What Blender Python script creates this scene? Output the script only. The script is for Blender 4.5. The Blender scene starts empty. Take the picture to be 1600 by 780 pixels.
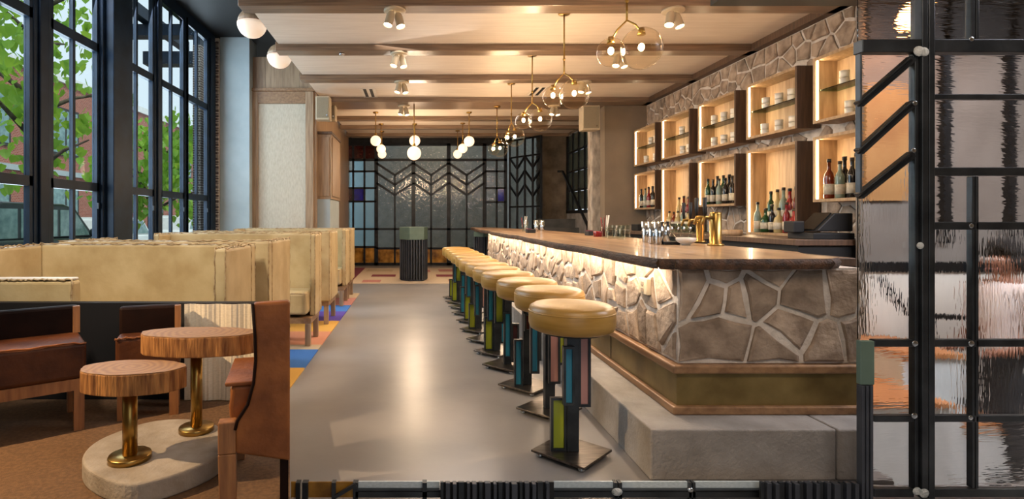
import bpy, bmesh, math, random
from mathutils import Vector, Matrix
R = random.Random(7)
scene = bpy.context.scene
COL = scene.collection
PI = math.pi
ordn = ['first', 'second', 'third', 'fourth', 'fifth', 'sixth', 'seventh', 'eighth', 'ninth', 'tenth', 'eleventh', 'twelfth']
# ---------------------------------------------------------------- camera
F, CX, CY, H = 850.0, 648.0, 342.0, 1.2          # focal length and axis point in pixels of a 1600x780 frame, eye height
cd = bpy.data.cameras.new('camera'); cam = bpy.data.objects.new('camera', cd); COL.objects.link(cam)
cd.sensor_fit = 'HORIZONTAL'; cd.sensor_width = 36; cd.lens = 36*F/1600
cd.shift_x = (800-CX)/1600; cd.shift_y = -(390-CY)/1600
cd.clip_start = .02; cd.clip_end = 300
cam.location = (0, 0, H); cam.rotation_euler = (PI/2, 0, 0)
scene.camera = cam
# ---------------------------------------------------------------- world, lights, exposure
w = bpy.data.worlds.new('sky'); scene.world = w; w.use_nodes = True
bg = w.node_tree.nodes['Background']; bg.inputs[0].default_value = (.80, .90, 1.0, 1); bg.inputs[1].default_value = 1.15
vs = scene.view_settings
vs.view_transform = 'Standard'; vs.look = 'None'; vs.gamma = 1; vs.use_curve_mapping = False
vs.exposure = 0.0
def lin(h):
    h = h.lstrip('#'); o = []
    for i in (0, 2, 4):
        c = int(h[i:i+2], 16)/255
        o.append(c/12.92 if c <= .04045 else ((c+.055)/1.055)**2.4)
    return (*o, 1)
WARM = lin('#ffdfba')[:3]
def lamp(kind, loc, power, color=WARM, target=None, **kw):
    d = bpy.data.lights.new('lamp', kind); d.energy = power; d.color = color
    for k, v in kw.items(): setattr(d, k, v)
    o = bpy.data.objects.new('lamp_light', d); COL.objects.link(o); o.location = loc
    if target is not None:
        o.rotation_euler = (Vector(target)-Vector(loc)).to_track_quat('-Z', 'Y').to_euler()
    return o
lamp('SUN', (8, -2, 12), 3.2, lin('#fff4e0')[:3], target=(1.5, 1, 0), angle=.2)
# unseen fill lamps added under the ceiling to brighten the room
lamp('AREA', (1.0, .1, 3.2), 75, lin('#ffe6cc')[:3], target=(2.6, 3.0, .4), shape='RECTANGLE', size=2.4, size_y=.8)
lamp('AREA', (.2, 6.5, 3.18), 80, lin('#fff0e0')[:3], target=(-.2, 5.5, 0), shape='RECTANGLE', size=1.2, size_y=4)
# unseen spot added to brighten the backrest of the closest booth
lamp('SPOT', (-1.75, 1.7, 3.2), 330, lin('#fff2e0')[:3], target=(-1.75, 3.85, 1.0), spot_size=.85, spot_blend=.6, shadow_soft_size=.15)
# window daylight
lamp('AREA', (-3.5, 6.4, 2.4), 420, lin('#e4f0ff')[:3], target=(0, 6.6, 1.6), shape='RECTANGLE', size=4.2, size_y=3.2)

# ---------------------------------------------------------------- materials
def newmat(name):
    m = bpy.data.materials.new(name); m.use_nodes = True
    return m, m.node_tree, m.node_tree.nodes['Principled BSDF']
def mat(name, a, b=None, rough=.6, metal=0, scale=6, stretch=(1, 1, 1), bump=0, bscale=None, vary=0, detail=6, emit=None, lo=.35, hi=.65, spec=None, coat=0):
    m, t, p = newmat(name); N = t.nodes; L = t.links
    p.inputs['Roughness'].default_value = rough; p.inputs['Metallic'].default_value = metal
    if spec is not None: p.inputs['Specular IOR Level'].default_value = spec
    if coat: p.inputs['Coat Weight'].default_value = coat
    tc = N.new('ShaderNodeTexCoord'); mp = N.new('ShaderNodeMapping'); mp.inputs['Scale'].default_value = stretch
    L.new(tc.outputs['Object'], mp.inputs['Vector'])
    nz = N.new('ShaderNodeTexNoise'); nz.inputs['Scale'].default_value = scale; nz.inputs['Detail'].default_value = detail
    L.new(mp.outputs[0], nz.inputs['Vector'])
    rp = N.new('ShaderNodeValToRGB'); rp.color_ramp.elements[0].color = lin(a); rp.color_ramp.elements[1].color = lin(b or a)
    rp.color_ramp.elements[0].position = lo; rp.color_ramp.elements[1].position = hi
    L.new(nz.outputs['Fac'], rp.inputs['Fac']); out = rp.outputs[0]
    if vary:
        oi = N.new('ShaderNodeObjectInfo'); hs = N.new('ShaderNodeHueSaturation')
        mr = N.new('ShaderNodeMapRange'); mr.inputs['To Min'].default_value = 1-vary; mr.inputs['To Max'].default_value = 1+vary
        L.new(oi.outputs['Random'], mr.inputs['Value']); L.new(mr.outputs[0], hs.inputs['Value'])
        L.new(out, hs.inputs['Color']); out = hs.outputs[0]
    L.new(out, p.inputs['Base Color'])
    if bump:
        n2 = N.new('ShaderNodeTexNoise'); n2.inputs['Scale'].default_value = bscale or scale*4; n2.inputs['Detail'].default_value = 5
        L.new(mp.outputs[0], n2.inputs['Vector'])
        bp = N.new('ShaderNodeBump'); bp.inputs['Strength'].default_value = bump; bp.inputs['Distance'].default_value = .02
        L.new(n2.outputs['Fac'], bp.inputs['Height']); L.new(bp.outputs[0], p.inputs['Normal'])
    if emit:
        p.inputs['Emission Color'].default_value = lin(emit[0]); p.inputs['Emission Strength'].default_value = emit[1]
    return m
def ringwood(name, a, b):
    m, t, p = newmat(name); N = t.nodes; L = t.links
    tc = N.new('ShaderNodeTexCoord'); wv = N.new('ShaderNodeTexWave'); wv.wave_type = 'RINGS'; wv.rings_direction = 'Z'
    wv.inputs['Scale'].default_value = 11; wv.inputs['Distortion'].default_value = 5; wv.inputs['Detail'].default_value = 3; wv.inputs['Detail Scale'].default_value = 1.2
    L.new(tc.outputs['Object'], wv.inputs['Vector'])
    rp = N.new('ShaderNodeValToRGB'); rp.color_ramp.elements[0].color = lin(a); rp.color_ramp.elements[1].color = lin(b)
    L.new(wv.outputs['Fac'], rp.inputs['Fac']); L.new(rp.outputs[0], p.inputs['Base Color']); p.inputs['Roughness'].default_value = .6
    return m
def clear(name, tint, rough=0.0, power=.12, facing=False):
    m = bpy.data.materials.new(name); m.use_nodes = True; t = m.node_tree; t.nodes.clear(); N = t.nodes; L = t.links
    o = N.new('ShaderNodeOutputMaterial'); mx = N.new('ShaderNodeMixShader'); tr = N.new('ShaderNodeBsdfTransparent'); gl = N.new('ShaderNodeBsdfGlossy')
    lw = N.new('ShaderNodeLayerWeight'); lw.inputs['Blend'].default_value = power
    tr.inputs['Color'].default_value = lin(tint); gl.inputs['Roughness'].default_value = rough
    if facing:
        pw = N.new('ShaderNodeMath'); pw.operation = 'POWER'; pw.inputs[1].default_value = 3; ml = N.new('ShaderNodeMath'); ml.operation = 'MULTIPLY'; ml.inputs[1].default_value = .6
        L.new(lw.outputs['Facing'], pw.inputs[0]); L.new(pw.outputs[0], ml.inputs[0]); L.new(ml.outputs[0], mx.inputs[0]); lw.inputs['Blend'].default_value = .5
    else: L.new(lw.outputs['Fresnel'], mx.inputs[0])
    L.new(tr.outputs[0], mx.inputs[1]); L.new(gl.outputs[0], mx.inputs[2]); L.new(mx.outputs[0], o.inputs[0])
    return m
def ripple(name, tint, stretch, scale=14, rough=.12, strength=.6, trans=1.0):
    m, t, p = newmat(name); N = t.nodes; L = t.links
    p.inputs['Base Color'].default_value = lin(tint); p.inputs['Transmission Weight'].default_value = trans
    p.inputs['Roughness'].default_value = rough; p.inputs['IOR'].default_value = 1.4
    tc = N.new('ShaderNodeTexCoord'); mp = N.new('ShaderNodeMapping'); mp.inputs['Scale'].default_value = stretch
    L.new(tc.outputs['Object'], mp.inputs['Vector'])
    nz = N.new('ShaderNodeTexNoise'); nz.inputs['Scale'].default_value = scale; nz.inputs['Detail'].default_value = 2
    L.new(mp.outputs[0], nz.inputs['Vector'])
    bp = N.new('ShaderNodeBump'); bp.inputs['Strength'].default_value = strength; bp.inputs['Distance'].default_value = .02
    L.new(nz.outputs['Fac'], bp.inputs['Height']); L.new(bp.outputs[0], p.inputs['Normal'])
    return m
def glow(name, c, s): return mat(name, c, emit=(c, s), rough=.4)
def brickmat(name, a, b, mortar, scale, swap=False):
    m, t, p = newmat(name); N = t.nodes; L = t.links
    tc = N.new('ShaderNodeTexCoord'); sp = N.new('ShaderNodeSeparateXYZ'); cb = N.new('ShaderNodeCombineXYZ'); bk = N.new('ShaderNodeTexBrick')
    L.new(tc.outputs['Object'], sp.inputs[0]); L.new(sp.outputs['X' if swap else 'Y'], cb.inputs['X']); L.new(sp.outputs['Z'], cb.inputs['Y'])
    L.new(cb.outputs[0], bk.inputs['Vector']); bk.inputs['Color1'].default_value = lin(a); bk.inputs['Color2'].default_value = lin(b); bk.inputs['Mortar'].default_value = lin(mortar)
    bk.inputs['Scale'].default_value = scale; bk.inputs['Mortar Size'].default_value = .02
    L.new(bk.outputs['Color'], p.inputs['Base Color']); p.inputs['Roughness'].default_value = .85
    return m
M = {}
M['concrete_floor'] = mat('polished_concrete', '#747170', '#8d8987', rough=.3, scale=1.3, bump=.02, bscale=30, lo=.3, hi=.7)
M['white'] = mat('white_plaster', '#d8cfc4', '#e0d8cd', rough=.7, scale=3)
M['ceil'] = mat('pale_ceiling_board', '#d6c8b8', '#e0d3c4', rough=.55, scale=20, stretch=(.1, 1, 1), bump=.03)
M['beam'] = mat('stained_oak_beam', '#6b5747', '#8b745f', rough=.3, scale=9, stretch=(.25, 6, 6), bump=.05)
M['oak'] = mat('oak', '#8a6f55', '#a88c6e', rough=.45, scale=5, stretch=(6, 6, .5), bump=.05)
M['oakh'] = mat('oak_lengthwise', '#7a5a3e', '#97745280'[:7], rough=.45, scale=5, stretch=(5, .4, 6), bump=.05)
M['oakdark'] = mat('walnut_stained_oak', '#4a382b', '#634b39', rough=.5, scale=6, stretch=(6, 6, .5), bump=.05)
M['boxwood'] = mat('honey_oak', '#9a7c5a', '#b89a76', rough=.5, scale=6, stretch=(4, 6, .5), bump=.04)
M['slab'] = mat('live_edge_walnut', '#86684e', '#b5936f', rough=.32, scale=3, stretch=(5, .5, 3), bump=.05, coat=.2)
M['bark'] = mat('bark_edge', '#2e1f15', '#5a3d28', rough=.7, scale=9, stretch=(3, .6, 3), bump=.5)
M['blackmetal'] = mat('dark_steel', '#16181b', '#23262a', rough=.4, metal=.6, scale=8)
M['blacksteel'] = mat('raw_black_steel', '#303438', '#474b4f', rough=.38, metal=.7, scale=7, bump=.05)
M['weld'] = mat('white_weld_filler', '#9aa09f', '#d8dad6', rough=.8, scale=40, bump=.6)
M['winframe'] = mat('blue_black_window_steel', '#0c1826', '#142436', rough=.45, spec=.2)
M['plate'] = mat('brushed_dark_plate', '#55504c', '#736c66', rough=.3, metal=.95, scale=10, stretch=(1, 8, 1))
M['brass'] = mat('brass', '#94763c', '#b08f52', rough=.3, metal=1, scale=5)
M['patina'] = mat('patinated_brass_sheet', '#6a5830', '#948050', rough=.42, metal=.4, scale=4, bump=.03)
M['tan'] = mat('tan_leather', '#b0976a', '#c6b084', rough=.45, scale=5, bump=.06, bscale=50)
M['tanseam'] = mat('raw_leather_seam', '#bfa77f', '#8a6a40', rough=.7, scale=30, bump=.4)
M['stooltan'] = mat('ochre_leather', '#94702f', '#b38b48', rough=.36, scale=5, stretch=(.6, .6, 5), bump=.05, bscale=60)
M['cognac'] = mat('cognac_leather', '#6a3c1e', '#92592f', rough=.5, spec=.25, scale=7, bump=.15, bscale=40)
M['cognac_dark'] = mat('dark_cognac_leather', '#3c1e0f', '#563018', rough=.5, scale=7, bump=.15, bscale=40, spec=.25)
M['shaded_dark_leather'] = mat('dark_leather_with_shade', '#140805', '#1e0e08', rough=.6, scale=7, bump=.1, spec=.1)  # near-black: shade on the lounge bench backs is put into the colour
M['carpet'] = mat('brown_carpet', '#5f452e', '#735539', rough=.95, scale=60, bump=.4, bscale=300)
M['darkfelt'] = mat('near_black_panel', '#0b0706', '#120b09', rough=.9, scale=5)
M['curtain'] = mat('cream_linen', '#c4b8a4', '#d0c5b2', rough=.9, scale=60, stretch=(1, 1, 3), bump=.1)
M['nookwood'] = mat('amber_wood', '#7c5030', '#a06c40', rough=.5, scale=7, stretch=(5, 5, .6), bump=.1)
M['rings'] = ringwood('tree_slice_rings', '#86603a', '#9c7444')
M['barkwood'] = mat('peeled_trunk_side', '#6e421c', '#b57f46', rough=.6, scale=14, stretch=(4, 4, .45), bump=.5, bscale=30)
M['castconc'] = mat('cast_concrete', '#85796a', '#a0968a', rough=.85, scale=8, bump=.25, bscale=70)
M['plinth'] = mat('pale_grey_concrete', '#7e7872', '#98928c', rough=.8, scale=5, bump=.3, bscale=60)
M['stone'] = mat('taupe_fieldstone', '#806e5e', '#b09c88', rough=.85, scale=9, bump=.5, bscale=30, vary=.25)
M['mortar'] = mat('pale_mortar', '#bab0a4', '#d6ccc2', rough=.95, scale=12, bump=.5, bscale=40)
M['fabric'] = mat('woven_cream_panel', '#b5aa98', '#c2b8a6', rough=.9, scale=50, stretch=(1, 1, .3), bump=.1)
M['bluegrey'] = mat('blue_grey_paint', '#98a4a8', '#a6b1b4', rough=.6, scale=3)
M['taupe'] = mat('taupe_plaster', '#7d6f5f', '#8b7c6a', rough=.8, scale=2)
M['oldconc'] = mat('weathered_concrete', '#4e4438', '#7d6e5d', rough=.9, scale=3, bump=.3)
M['oldwhite'] = mat('chipped_white_paint', '#8a7f72', '#d2c6b6', rough=.9, scale=8, stretch=(1, 1, .5), bump=.3)
M['backlit'] = mat('pale_lobby_wall', '#7b8588', '#8d9698', rough=.8)
M['darkgrey'] = mat('charcoal_paint', '#2c2c2d', '#353534', rough=.7)
M['stairgrey'] = mat('grey_concrete_step', '#4a4a49', '#5a5957', rough=.8, scale=6)
M['black'] = mat('matte_black', '#0c0c0d', '#101011', rough=.6)
M['gloss_black'] = mat('gloss_black', '#0a0a0b', rough=.15)
M['sage'] = mat('sage_green_paint', '#566b60', '#5f7468', rough=.5)
M['slatgrey'] = mat('dark_slat_paint', '#3b3f47', '#4a4e56', rough=.45, metal=.3)
M['beige'] = mat('beige_casing', '#b3a48a', '#bdae94', rough=.5)
M['grille'] = mat('beige_speaker_grille', '#8c8069', '#7c7059', rough=.6, scale=200)
M['white_cup'] = mat('white_ceramic', '#dcd6cb', '#e3ded4', rough=.3)
M['chrome'] = mat('steel_tin', '#b5bcc0', '#ccd2d6', rough=.12, metal=1)
M['opal'] = glow('lit_opal_glass', '#ffe2bd', 1.25)
M['opaloff'] = mat('opal_glass', '#e4d2c0', rough=.3, emit=('#ffd9b8', .45))
M['bulb'] = glow('lit_filament', '#ffdca0', 30)
M['led'] = glow('led_strip', '#ffe3b4', 9)
M['spotface'] = glow('spot_lens', '#ffe6bf', 12)
M['window_glass'] = clear('window_glass', '#f0f6f6', power=.04)
M['globe'] = clear('amber_clear_globe', '#fffaf0', power=.1, facing=True)
M['clearglass'] = clear('clear_glass', '#f6fbfa', facing=True)
M['shelfglass'] = clear('green_tint_glass', '#b9d6c6', power=.15)
M['rip_h'] = ripple('rippled_glass_horizontal', '#efece8', (1, 1, 6), scale=7, strength=.16, rough=.03)
M['rip_v'] = ripple('rippled_glass_vertical', '#f2f5f4', (5, 1, 1), scale=9, strength=.055, rough=.03)
M['rip_far'] = ripple('hammered_grey_glass', '#b0ada4', (1.6, 1, .8), scale=11, rough=.05, strength=.45)
M['rip_cyan'] = ripple('pale_blue_glass', '#b8d6dc', (2, 1, 1), scale=12, rough=.25, strength=1)
M['amberglass'] = mat('marbled_amber_glass', '#4a2b08', '#c9953f', rough=.15, scale=5, lo=.3, hi=.75)
M['blueglass'] = mat('cobalt_glass', '#06127a', '#0a1ca8', rough=.1)
M['redglass'] = mat('oxblood_glass', '#2a0a0c', '#3a0e10', rough=.1)
M['frost'] = mat('frosted_white_blue_glass', '#aebcc2', '#c6d1d6', rough=.35, scale=60, stretch=(1, 1, 3), bump=.1)
for k, c in dict(lime='#8f9a2c', sky='#2f7d98', pink='#b98a84', plum='#3a1418').items(): M['glass_'+k] = mat('stained_glass_'+k, c, rough=.2)
for k, c in dict(clearb='#8a9a8a', amberb='#7a2f12', greenb='#1f4a22', blackb='#120d0c', redb='#8a1a1e', paleb='#c9b27a', blueb='#16203a').items():
    m, t, p = newmat('bottle_'+k); p.inputs['Base Color'].default_value = lin(c); p.inputs['Roughness'].default_value = .08; p.inputs['Transmission Weight'].default_value = .25; M[k] = m
M['paper'] = mat('paper_label', '#cfc6b4', '#b9ae98', rough=.8, scale=40)
M['goldcap'] = mat('bottle_cap', '#3a2a1a', '#1a1410', rough=.4)
for k, c in dict(rug_cream='#b9a892', rug_pink='#a5706a', rug_maroon='#6e2a3a', rug_yellow='#c79a45', rug_blue='#2c64a8', rug_violet='#4a3590', rug_peach='#c08468', rug_sand='#ab9a80').items():
    M[k] = mat(k, c, rough=.95, scale=80, bump=.3)
M['leaf'] = mat('leaf_green', '#5a9a34', '#98c850', rough=.5, scale=2, vary=.35)
t = M['leaf'].node_tree; pl = t.nodes['Principled BSDF']; tl = t.nodes.new('ShaderNodeBsdfTranslucent'); tl.inputs[0].default_value = lin('#b6dc50'); mx = t.nodes.new('ShaderNodeMixShader'); mx.inputs[0].default_value = .45
t.links.new(pl.outputs[0], mx.inputs[1]); t.links.new(tl.outputs[0], mx.inputs[2]); t.links.new(mx.outputs[0], t.nodes['Material Output'].inputs[0])
M['bark_tree'] = mat('tree_bark', '#4a4238', '#6b6155', rough=.9, scale=14, bump=.5)
M['brick'] = brickmat('red_brick', '#8a4a3c', '#9c5a4a', '#a8968a', 4.2)
M['brickdark'] = brickmat('grey_brown_brick', '#4f4340', '#5d504c', '#c9c4be', 5.5, True)
M['asphalt'] = mat('asphalt', '#6a6a6c', '#78787a', rough=.9, scale=10)
M['carpaint'] = mat('charcoal_car_paint', '#20282a', '#2a3234', rough=.35, coat=.15)
M['carwhite'] = mat('white_car_paint', '#c9d0d2', '#d4dadb', rough=.25, coat=.5)
M['carglass'] = mat('car_window', '#5c7a7c', '#7b9a9a', rough=.08)
M['tyre'] = mat('tyre_rubber', '#141414', rough=.8)
M['skin'] = mat('skin', '#8a5a44', '#9a6850', rough=.5)
M['hair'] = mat('dark_curly_hair', '#0e0a09', '#1a1210', rough=.6, scale=30, bump=.8)
M['shirt'] = mat('pale_pink_shirt', '#cdbab4', '#e2d6d2', rough=.85, scale=6)
M['trousers'] = mat('black_trousers', '#15161a', '#1f2024', rough=.85)
M['eyes'] = mat('eye_white', '#d8d4ce', rough=.2)
M['stepwhite'] = mat('white_painted_step', '#cfd3d3', '#dcdfdf', rough=.7, scale=9)
M['copper'] = mat('orange_wood_tread', '#a5683c', '#c58a58', rough=.5, scale=9, stretch=(1, 4, 1))
M['backgrey'] = mat('grey_brown_plaster', '#6f6760', '#827a73', rough=.85, scale=2.5)
M['ochre'] = mat('ochre_painted_glow', '#96683a', '#b28852', rough=.7, scale=2.5)  # warm lobby glow put into the wall colour

# ---------------------------------------------------------------- geometry helpers
def fl(x, y, z=0.0):
    Y = F*(H-z)/(y-CY); return Vector(((x-CX)*Y/F, Y, z))
def at(x, y, Y): return Vector(((x-CX)*Y/F, Y, H-(y-CY)*Y/F))
class MB:
    def __init__(s): s.v = []; s.f = []; s.s = []
    def add(s, vs, fs, sm=False):
        n = len(s.v); s.v += [Vector(v) for v in vs]
        for f in fs: s.f.append([i+n for i in f]); s.s.append(sm)
        return s
    def box(s, x0, x1, y0, y1, z0, z1):
        return s.hull([(x0, y0), (x1, y0), (x1, y1), (x0, y1)], z0, z1)
    def hull(s, poly, z0, z1):
        return s.ext([(p[0], p[1], z0) for p in poly], (0, 0, z1-z0))
    def ext(s, base, d, shrink=None):
        n = len(base); d = Vector(d); b = [Vector(p) for p in base]
        nrm = Vector((0, 0, 0))
        for i in range(n): nrm += b[i].cross(b[(i+1) % n])
        if nrm.dot(d) < 0: b.reverse()
        top = [p+d for p in b]
        fs = [list(range(n))[::-1], list(range(n, 2*n))]+[[i, (i+1) % n, n+(i+1) % n, n+i] for i in range(n)]
        return s.add(b+top, fs)
    def bar(s, p0, p1, w, h, up=(0, 0, 1)):
        p0 = Vector(p0); p1 = Vector(p1); d = (p1-p0).normalized(); up = Vector(up)
        if abs(d.dot(up)) > .98: up = Vector((0, 1, 0))
        a = d.cross(up).normalized(); b = a.cross(d)
        q = [p0+a*(w/2*i)+b*(h/2*j) for i, j in ((-1, -1), (1, -1), (1, 1), (-1, 1))]
        return s.ext(q, p1-p0)
    def tube(s, pts, r, seg=8, caps=True):
        pts = [Vector(p) for p in pts]; n = len(pts); rr = r if isinstance(r, (list, tuple)) else [r]*n
        vs = []; prev = None
        for i, p in enumerate(pts):
            d = (pts[min(i+1, n-1)]-pts[max(i-1, 0)]).normalized()
            a = prev if prev is not None else (Vector((0, 0, 1)) if abs(d.z) < .9 else Vector((1, 0, 0)))
            a = (a-d*a.dot(d)).normalized(); prev = a; b = d.cross(a)
            vs += [p+(a*math.cos(2*PI*k/seg)+b*math.sin(2*PI*k/seg))*rr[i] for k in range(seg)]
        fs = [[i*seg+k, i*seg+(k+1) % seg, (i+1)*seg+(k+1) % seg, (i+1)*seg+k] for i in range(n-1) for k in range(seg)]
        s.add(vs, fs, True)
        if caps:
            n0 = len(s.v)-len(vs)
            s.f += [[n0+k for k in range(seg)][::-1], [n0+(n-1)*seg+k for k in range(seg)]]; s.s += [False, False]
        return s
    def lathe(s, prof, c=(0, 0, 0), seg=16, sx=1, sy=1, sm=True):
        c = Vector(c); n = len(prof)
        vs = [c+Vector((r*sx*math.cos(2*PI*k/seg), r*sy*math.sin(2*PI*k/seg), z)) for r, z in prof for k in range(seg)]
        fs = [[i*seg+k, i*seg+(k+1) % seg, (i+1)*seg+(k+1) % seg, (i+1)*seg+k] for i in range(n-1) for k in range(seg)]
        s.add(vs, fs, sm); n0 = len(s.v)-len(vs)
        if prof[0][0] > 1e-4: s.f.append([n0+k for k in range(seg)][::-1]); s.s.append(False)
        if prof[-1][0] > 1e-4: s.f.append([n0+(n-1)*seg+k for k in range(seg)]); s.s.append(False)
        return s
    def ball(s, c, r, seg=16, a0=-PI/2, a1=PI/2, rings=10, sq=(1, 1, 1)):
        prof = [(max(1e-5, r*math.cos(a0+(a1-a0)*i/rings)), r*sq[2]*math.sin(a0+(a1-a0)*i/rings)) for i in range(rings+1)]
        return s.lathe(prof, c, seg, sq[0], sq[1])
    def xf(s, m):
        s.v = [m @ v for v in s.v]; return s
    def build(s, name, m, parent=None, base=None, bevel=0, seg=2, sub=0):
        if parent is not None: off = wloc(parent)
        elif base is not None: off = Vector(base)
        else:
            lo = Vector([min(v[i] for v in s.v) for i in range(3)]); hi = Vector([max(v[i] for v in s.v) for i in range(3)])
            off = Vector(((lo.x+hi.x)/2, (lo.y+hi.y)/2, lo.z))
        me = bpy.data.meshes.new(name); me.from_pydata([v-off for v in s.v], [], s.f)
        me.polygons.foreach_set('use_smooth', s.s); me.materials.append(M[m] if isinstance(m, str) else m); me.update()
        o = bpy.data.objects.new(name, me); COL.objects.link(o)
        if parent is not None: o.parent = parent
        else: o.location = off
        if bevel:
            b = o.modifiers.new('bevel', 'BEVEL'); b.width = bevel; b.segments = seg; b.limit_method = 'ANGLE'
        if sub:
            b = o.modifiers.new('sub', 'SUBSURF'); b.levels = sub; b.render_levels = sub
        return o
def wloc(o):
    l = Vector(o.location)
    while o.parent: o = o.parent; l += o.location
    return l
def tag(o, label=None, cat=None, group=None, kind=None):
    if label: o['label'] = label
    if cat: o['category'] = cat
    if group: o['group'] = group
    if kind: o['kind'] = kind
    return o
def thing(name, label, cat, loc, group=None):
    o = bpy.data.objects.new(name, None); COL.objects.link(o); o.location = loc; o.empty_display_size = .1
    return tag(o, label, cat, group)
def dup(root, loc, rotz=0, label=None, group=None, scale=None):
    def cp(o, par):
        c = o.copy(); COL.objects.link(c)
        if par is not None: c.parent = par
        for ch in o.children: cp(ch, c)
        return c
    r = cp(root, None); r.location = loc; r.rotation_euler = (0, 0, rotz)
    if label: r['label'] = label
    if group: r['group'] = group
    if scale: r.scale = scale
    return r
def struct(name, mb, m, parent=None, **k):
    o = mb.build(name, m, parent, **k)
    if parent is None: o['kind'] = 'structure'
    return o
def sroot(name, loc=(0, 0, 0)):
    o = bpy.data.objects.new(name, None); COL.objects.link(o); o.location = loc; o['kind'] = 'structure'; return o
def B(*a): return MB().box(*a)

# ---- irregular stones: Voronoi cells clipped to a rectangle, each a chamfered, uneven block
def clip(poly, nx, ny, d):
    out = []
    for i in range(len(poly)):
        a, b = poly[i], poly[(i+1) % len(poly)]; da = a[0]*nx+a[1]*ny-d; db = b[0]*nx+b[1]*ny-d
        if da <= 0: out.append(a)
        if da*db < 0: t = da/(da-db); out.append((a[0]+(b[0]-a[0])*t, a[1]+(b[1]-a[1])*t))
    return out
def cells(seeds, w, h, gap):
    res = []
    for i, (x, y) in enumerate(seeds):
        p = [(gap/2, gap/2), (w-gap/2, gap/2), (w-gap/2, h-gap/2), (gap/2, h-gap/2)]
        for j, (u, v) in enumerate(seeds):
            if i == j: continue
            nx, ny = u-x, v-y; l = math.hypot(nx, ny)
            if l > 1.6 or l < 1e-6: continue
            nx /= l; ny /= l; g = gap*R.uniform(.4, .8)
            p = clip(p, nx, ny, ((x+u)/2)*nx+((y+v)/2)*ny-g)
            if len(p) < 3: break
        if len(p) >= 3: res.append(p)
    return res
def grid_seeds(w, h, s, jit=.42):
    nx, ny = max(1, round(w/s)), max(1, round(h/s))
    return [((i+.5+(.25 if j % 2 else -.25)+R.uniform(-jit, jit))*w/nx, (j+.5+R.uniform(-jit, jit))*h/ny) for i in range(nx) for j in range(ny)]
def stones(parent, polys, O, U, V, N, t=(.02, .05), skip=None):
    O, U, V, N = Vector(O), Vector(U), Vector(V), Vector(N)
    for p in polys:
        cx = sum(q[0] for q in p)/len(p); cy = sum(q[1] for q in p)/len(p)
        if skip and skip(p): continue
        pts = []
        for i in range(len(p)):
            a, b = p[i], p[(i+1) % len(p)]; l = math.hypot(b[0]-a[0], b[1]-a[1])
            pts.append(a)
            if l > .07:
                k = R.uniform(.35, .65); e = R.uniform(-.03, .06)*l
                pts.append((a[0]+(b[0]-a[0])*k-(b[1]-a[1])/l*e, a[1]+(b[1]-a[1])*k+(b[0]-a[0])/l*e))
        h = R.uniform(*t); n = len(pts); tx, ty = R.uniform(-.08, .08), R.uniform(-.08, .08)
        def P(q, d): return O+U*q[0]+V*q[1]+N*d
        sh = .88
        ring = [P(q, 0) for q in pts]+[P(q, h*.6) for q in pts]
        top = [(cx+(q[0]-cx)*sh, cy+(q[1]-cy)*sh) for q in pts]
        ring += [P(q, h+(q[0]-cx)*tx+(q[1]-cy)*ty) for q in top]
        fs = [[a*n+i, a*n+(i+1) % n, (a+1)*n+(i+1) % n, (a+1)*n+i] for a in (0, 1) for i in range(n)]+[list(range(2*n, 3*n))]
        if U.cross(V).dot(N) < 0: fs = [f[::-1] for f in fs]
        MB().add(ring, fs).build('stone', 'stone', parent)

# ================================================================ SETTING
# floor slab (thick: its cut edge retains the lower stair lobby behind the glass screen)
fm = MB().box(-3.35, 1.92, -3, 2.5, -.75, 0).box(-3.35, 2.2, 2.5, 4.75, -.75, 0).box(-3.35, 4.3, 4.75, 16, -.75, 0).box(1.92, 5.1, -1, 2.45, -.75, 0)
struct('floor', fm, 'concrete_floor')
# ceiling: pale boards between dark beams
CE = 3.28
ceil = sroot('ceiling', (0, 0, CE))
B(-1.64, 4.3, .9, 14.2, CE+.03, CE+.12).build('deck', 'ceil', ceil)
beams = [(2.30, 2.48), (3.75, 3.93), (5.10, 5.30), (6.47, 6.67), (7.84, 8.02), (9.30, 9.94), (11.0, 11.18), (12.07, 12.23), (13.2, 13.39)]
ed = .9
for a, b in beams:
    B(-1.62, 4.1, ed+.01, a-.005, CE, CE+.03).build('ceiling_panel', 'ceil', ceil)
    B(-1.66, 4.1, a, b, 3.2, CE+.03).build('beam', 'beam', ceil, bevel=.006); ed = b
B(-1.62, 4.1, ed+.01, 14.1, CE, CE+.03).build('ceiling_panel', 'ceil', ceil)
struct('ceiling_upper', B(-3.4, -1.64, 2.0, 14.2, 4.12, 4.2), 'black')
struct('trim_1', B(-1.68, -1.645, 2.3, 14.1, 3.42, 4.12), 'darkgrey')
# side walls
struct('ceiling_rear', B(-3.4, 5.2, -3, .9, CE, CE+.1), 'white')
struct('wall_nook_shade', B(-3.35, -.35, -.5, -.4, 0, CE), 'taupe')  # unseen wall added to keep rear light off the nook
struct('wall_screen_shade', B(1.7, 5.2, -1.1, -1, 0, CE), 'taupe')  # unseen wall added so the near glass screen reflects dark
struct('wall_right_near', B(5.1, 5.2, -1, 2.4, -.75, CE), 'taupe')
struct('wall_left_near', B(-3.35, -3.2, -1, 4.14, 0, 4.15), 'bluegrey')
struct('wall_left_sill', B(-3.35, -3.2, 4.14, 8.72, 0, .32), 'bluegrey')
struct('wall_left_header', B(-3.35, -3.2, 4.14, 8.72, 4.02, 4.15), 'winframe')
struct('column_1', B(-3.13, -2.66, 8.75, 9.15, 0, 4.12), 'bluegrey')
rev = struct('wall_left_reveal', B(-3.34, -3.14, 8.73, 9.1, 0, 4.1), 'mortar')
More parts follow.
